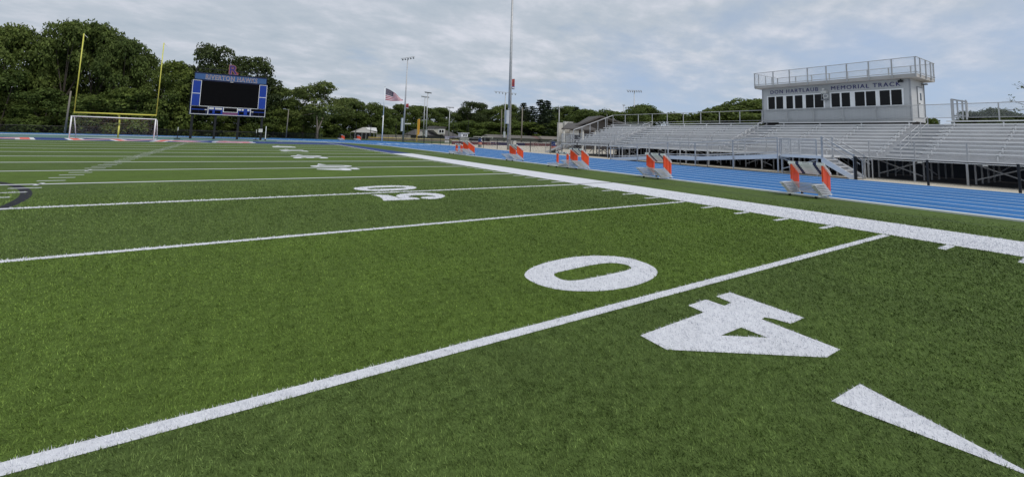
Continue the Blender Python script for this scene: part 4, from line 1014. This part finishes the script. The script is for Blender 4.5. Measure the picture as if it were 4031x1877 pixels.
def proto(kind, var):
    key = (kind, var)
    if key in PROTO: return PROTO[key]
    sd = 11*var + sum(map(ord, kind)); mb = MB()
    if kind == 'pine':
        r = np.random.default_rng(sd); cs = []; ns = []; sz = []
        for z in np.linspace(.22, .97, 17):
            L = .46*(1 - z)**.75*(.75+.5*r.random()) + .03
            for k in range(6):
                a = r.random()*6.283; d = np.array([math.cos(a), math.sin(a), 0]); l = L*(.6+.5*r.random())
                n = 26; s = r.random(n)**.7; c = d*(s*l)[:, None] + np.array([0, 0, z]) + np.stack([r.normal(0, .022, n), r.normal(0, .022, n), r.normal(0, .008, n) + .10*s*l - .16*s*s*l], 1)
                cs.append(c); ns.append(np.tile([0, 0, 1.], (n, 1)) + r.normal(0, .45, (n, 3))); sz.append(.024*(.6+.8*r.random(n)))
                mb.tube((0, 0, z), tuple(d*l*.85 + np.array([0, 0, z])), .004, 4, .001)
        cs = np.concatenate(cs); ns = np.concatenate(ns); ns /= np.linalg.norm(ns, axis=1, keepdims=True)
        v = cards(cs, ns, np.concatenate(sz), r); mb.tube((0, 0, -.01), (0, 0, .97), .018, 7, .003)
    else:
        nl, lf, lb, z0, sp, lr, base = {'oak': (10500, .018, 32, .16, 1.0, (.11, .20), .28), 'dark': (9000, .0195, 24, .24, 1.0, (.12, .21), .30), 'light': (9000, .0195, 28, .03, .95, (.12, .20), .2),
                                        'mid': (7500, .024, 24, .02, 1.05, (.14, .24), .15), 'fork': (8000, .017, 24, .36, 1.0, (.10, .18), .30), 'red': (3000, .034, 16, .1, 1.0, (.14, .24), .2)}[kind]
        v, C, R = crown(kind, sd, nl, lf, lb, z0, sp, lr)
        if kind == 'fork':
            mb.tube((0, 0, -.01), (.0, 0, .13), .022, 8, .02); mb.tube((0, 0, .13), (-.03, 0, .48), .017, 7, .010); mb.tube((0, 0, .12), (.09, .02, .42), .014, 7, .009)
            for i in np.argsort(-R)[:10]:
                st = (-.03, 0, .45) if C[i][0] < .02 else (.09, .02, .40); mb.tube(st, tuple(C[i]), .008, 5, .002)
        else: trunk(mb, C, R, 1, 1, base)
    me = quads_mesh('crown', v, LEAF[kind])
    tm = bpy.data.meshes.new('trunk'); tm.from_pydata(mb.v, [], mb.f); tm.materials.append(BARKL if kind == 'fork' else BARK); tm.update()
    PROTO[key] = (me, tm); return PROTO[key]
TREES=[('oak',-50.4,136,15,7.5),('oak',-46.5,140,18.4,7.4),('oak',-44.6,143,19.7,6.9),('oak',-39.6,141,20.6,7.2),('oak',-36,143,21.2,8.1),('oak',-31,140,18.3,7.5),('oak',-28.5,143,16.3,6.3),('oak',-24.4,148,15.6,7.9),('dark',-15.9,139,19.2,9),('dark',-10.6,141,17.7,9.8),('dark',-19,143,15.3,7),('dark',-7.1,140,13.7,6.7),('light',-22.3,133,14.1,7.7),('light',-24.2,131,11.4,5.7),('oak',-3.5,142,11.6,7.7),('oak',0.9,145,11.8,7.1),('oak',12.4,146,10.5,8.7),('oak',18,150,10.4,7.9),('oak',24.1,156,9.7,7),('fork',4.1,137,13.2,11.1),('mid',-43.7,131,10.1,5.8),('mid',-46.6,131,8.6,4.9),('mid',-38.8,131,7.3,5.6),('mid',-40.9,131,4.6,4.4),('mid',-34.3,131,5.5,4.9),('mid',-31.6,131,7.5,5.9),('mid',-27.9,131,8.2,6.2),('mid',-24.9,131,6.6,5.3),('light',-21.8,134,6.5,5.3),('light',-18.9,134,5.7,5.9),('light',-15.2,134,5.5,6.2),('light',-11.3,134,6.2,6.5),('light',-8.6,134,7.5,6.2),('light',-5.1,134,7.5,5.5),('light',-2.3,134,6.3,5.1),('light',0.8,134,5.9,4.8),('mid',9.3,142,6.1,5.6),('mid',13.6,142,6.9,6.5),('mid',17.2,142,6.2,6),('mid',20.5,142,6.3,5.5),('oak',37.4,190,11,8.1),('oak',41.3,190,13,8.3),('oak',46.7,195,13.8,8.8),('oak',53,200,13.6,9.3),('oak',57.7,200,12.8,9.6),('oak',65.2,205,13.9,10.2),('oak',70.3,205,12.9,10.5),('oak',75.5,205,11.8,10.8),('oak',77.5,200,12.1,8),('dark',73.4,190,16.3,10.2),('dark',78.5,192,16.1,9.2),('oak',81.5,190,13.5,10.7),('oak',86.8,190,15.2,11),('oak',90.8,188,16.3,9.8),('oak',96.4,190,14.6,11.6),('pine',82.3,165,15.3,8.7),('pine',88.6,168,14.5,9.1),('pine',86.6,160,16.5,10.2),('pine',92.4,163,16.8,10.6),('pine',103.6,170,14.3,10.1),('pine',105.2,160,15,8.5),('oak',107.1,175,14.5,11.9),('oak',108.5,170,15.7,11.9),('oak',108.7,165,14.4,11.8),('oak',109.4,160,13.7,13.3),('oak',105.8,150,13.9,14.2),('mid',33.8,179.1,6.2,7.5),('mid',38.4,177.45,5.9,7.7),('mid',43,175.8,5.5,7.9),('mid',47.7,174.15,6.8,8.1),('mid',52.4,172.5,6.5,8.3),('mid',57.3,170.85,6.1,8.6),('mid',62.2,169.2,7.4,8.8),('mid',67.3,167.55,7.1,9.1),('mid',72.4,165.9,6.7,9.3),('mid',77.6,164.25,8.1,9.6),('mid',83,162.6,7.7,9.9),('mid',88.5,160.95,7.4,10.3),('mid',94,159.3,8.8,10.6),('mid',99.8,157.65,8.5,11),('mid',105.7,156,8.1,11.3),('oak',92,130,11.2,12.4),('oak',90.1,120,11.9,10.7),('oak',95.3,120,13,9.9),('oak',99.6,120,11.7,8.9),('oak',97.6,110,10.4,11.3),('oak',104.4,110,10.3,10.6),('oak',104.2,105,10.4,13.4),('oak',103.4,100,11.1,13.3),('oak',106.3,98,12.9,15.2),('oak',110.5,96,14.6,17.5),('oak',116.1,95,14.7,16.8),('light',97.1,88,9.4,15.5),('mid',110,61.5,8.7,3.4),('mid',110,59.4,8.4,2.8),('dark',95,51.1,8.7,4),('dark',95,48.3,9,6.4),('dark',95,46.6,8.2,5.4),('red',97,50.1,8.2,4.5),('mid',-58,142,5.5,8),('mid',-53,145,6.5,8),('mid',-48,142,7.5,8),('mid',-43,145,5.5,8),('mid',-38,142,6.5,8),('mid',-33,145,7.5,8),('mid',-28,142,5.5,8),('mid',-23,145,6.5,8),('mid',-18,142,7.5,8),('mid',-13,145,5.5,8),('mid',-8,142,6.5,8),('mid',-3,145,7.5,8),('oak',-37.5,148,19.5,8),('oak',-43,150,19,8),('oak',-33,147,16,7),('mid',2,147,5.5,8),('mid',6,150,6,8),('mid',10,152,6,7),('mid',0,150,7,8),('mid',58,192,6.5,11),('mid',67,189.75,7.5,11),('mid',76,187.5,8.5,11),('mid',85,185.25,6.5,11),('mid',94,183,7.5,11),('mid',103,180.75,8.5,11),('mid',112,178.5,6.5,11),('mid',121,176.25,7.5,11),('mid',130,174,8.5,11),('mid',139,171.75,6.5,11)]
NAMES = {'oak': ('broadleaf_tree', 'tall broadleaf tree'), 'dark': ('maple_tree', 'dark leafed tall tree'), 'light': ('locust_tree', 'light green bushy tree'), 'mid': ('understory_tree', 'low bushy tree'), 'fork': ('elm_tree', 'round tree with pale forked trunk'), 'pine': ('pine_tree', 'dark layered pine'), 'red': ('plum_tree', 'reddish leaved tree')}
def zone(x, y):
    az = math.degrees(math.atan2(x - CAM.x, y - CAM.y))
    if x > 85 and y < 75: return 'past the right bleacher end'
    if az > 41: return 'behind the bleachers'
    if y > 152: return 'in the distant tree line'
    if az < -1.2: return 'in the left wood'
    return 'right of the scoreboard'
rows = []
for kind, x, y, h, wd in TREES:
    if y < 137 and x < 30: x, y, h, wd = CAM.x + (x-CAM.x)*1.05, CAM.y + (y-CAM.y)*1.05, h*1.045, wd*1.05
    q = 1.
    if 30 < x and 150 < y: q = 1.22
    elif 5 < x < 34 and y < 160: q = (160 - CAM.y)/(y - CAM.y)
    x, y, h, wd = CAM.x + (x-CAM.x)*q, CAM.y + (y-CAM.y)*q, 1.754 + (h-1.754)*q, wd*q
    rows.append((kind, x, y, h, wd, zone(x, y)))
ORDN = ['first', 'second', 'third', 'fourth', 'fifth', 'sixth', 'seventh', 'eighth', 'ninth', 'tenth', 'eleventh', 'twelfth', 'thirteenth', 'fourteenth', 'fifteenth', 'sixteenth', 'seventeenth', 'eighteenth', 'nineteenth', 'twentieth', 'twenty-first', 'twenty-second', 'twenty-third', 'twenty-fourth', 'twenty-fifth', 'twenty-sixth', 'twenty-seventh', 'twenty-eighth', 'twenty-ninth', 'thirtieth']
rows.sort(key=lambda q: math.atan2(q[1] - CAM.x, q[2] - CAM.y))
tot, cnt = {}, {}
for q in rows: tot[(q[0], q[5])] = tot.get((q[0], q[5]), 0) + 1
for i, (kind, x, y, h, wd, zn) in enumerate(rows):
    nv = {'oak': 4, 'dark': 2, 'light': 3, 'mid': 3, 'pine': 2}.get(kind, 1)
    cm, tm = proto(kind, i % nv)
    nm, ph = NAMES[kind]; k = cnt.get((kind, zn), 0); cnt[(kind, zn)] = k + 1
    lab = ph + ' ' + zn + ('' if tot[(kind, zn)] == 1 else ', %s of these from left' % ORDN[k])
    t = thing(nm, lab, 'tree', (x, y, -.06), 'trees ' + zn)
    t.rotation_euler = (0, 0, 0 if kind == 'fork' else random.uniform(0, 6.28))
    wf = wd * (1.28 if kind != 'pine' else 1.5)
    t.scale = (wf, wf, h + .06)
    for nm2, me in (('crown', cm), ('trunk', tm)):
        o = bpy.data.objects.new(nm2, me); COL.objects.link(o); o.parent = t
# bare branching tree at the right edge of the view
t = thing('bare_tree', 'thin branched tree with few leaves past the right end of the bleachers', 'tree', (66, 38.3, 0))
b = MB(); rr = random.Random(5)
def limb(p, d, l, r, n):
    q = p + d*l; b.tube(p, q, r, 5, r*.7)
    if n:
        for _ in range(3 if n > 2 else 2):
            nd = (d + Vector((rr.uniform(-.6, .6), rr.uniform(-.6, .6), rr.uniform(-.35, .45)))).normalized(); limb(q, nd, l*rr.uniform(.6, .85), r*.6, n-1)
limb(Vector((66, 38.3, -.1)), Vector((0, .12, 1)).normalized(), 3.2, .16, 5)
b.build('trunk', BARK, t)
tw = [v for v in b.v if v[2] > 6]; r = np.random.default_rng(3); tw = np.array(tw)[r.choice(len(tw), 500)] + r.normal(0, .15, (500, 3)); ns = r.normal(size=(500, 3)); ns /= np.linalg.norm(ns, axis=1, keepdims=True)
me = quads_mesh('crown', cards(tw - np.array([66, 38.3, 0]), ns, .10*(.6+r.random(500)), r), LEAF['oak'])
o = bpy.data.objects.new('crown', me); COL.objects.link(o); o.parent = t
for o in list(bpy.data.objects):
    if o.type == 'EMPTY' and o.get('label') == '': print('NO LABEL', o.name)
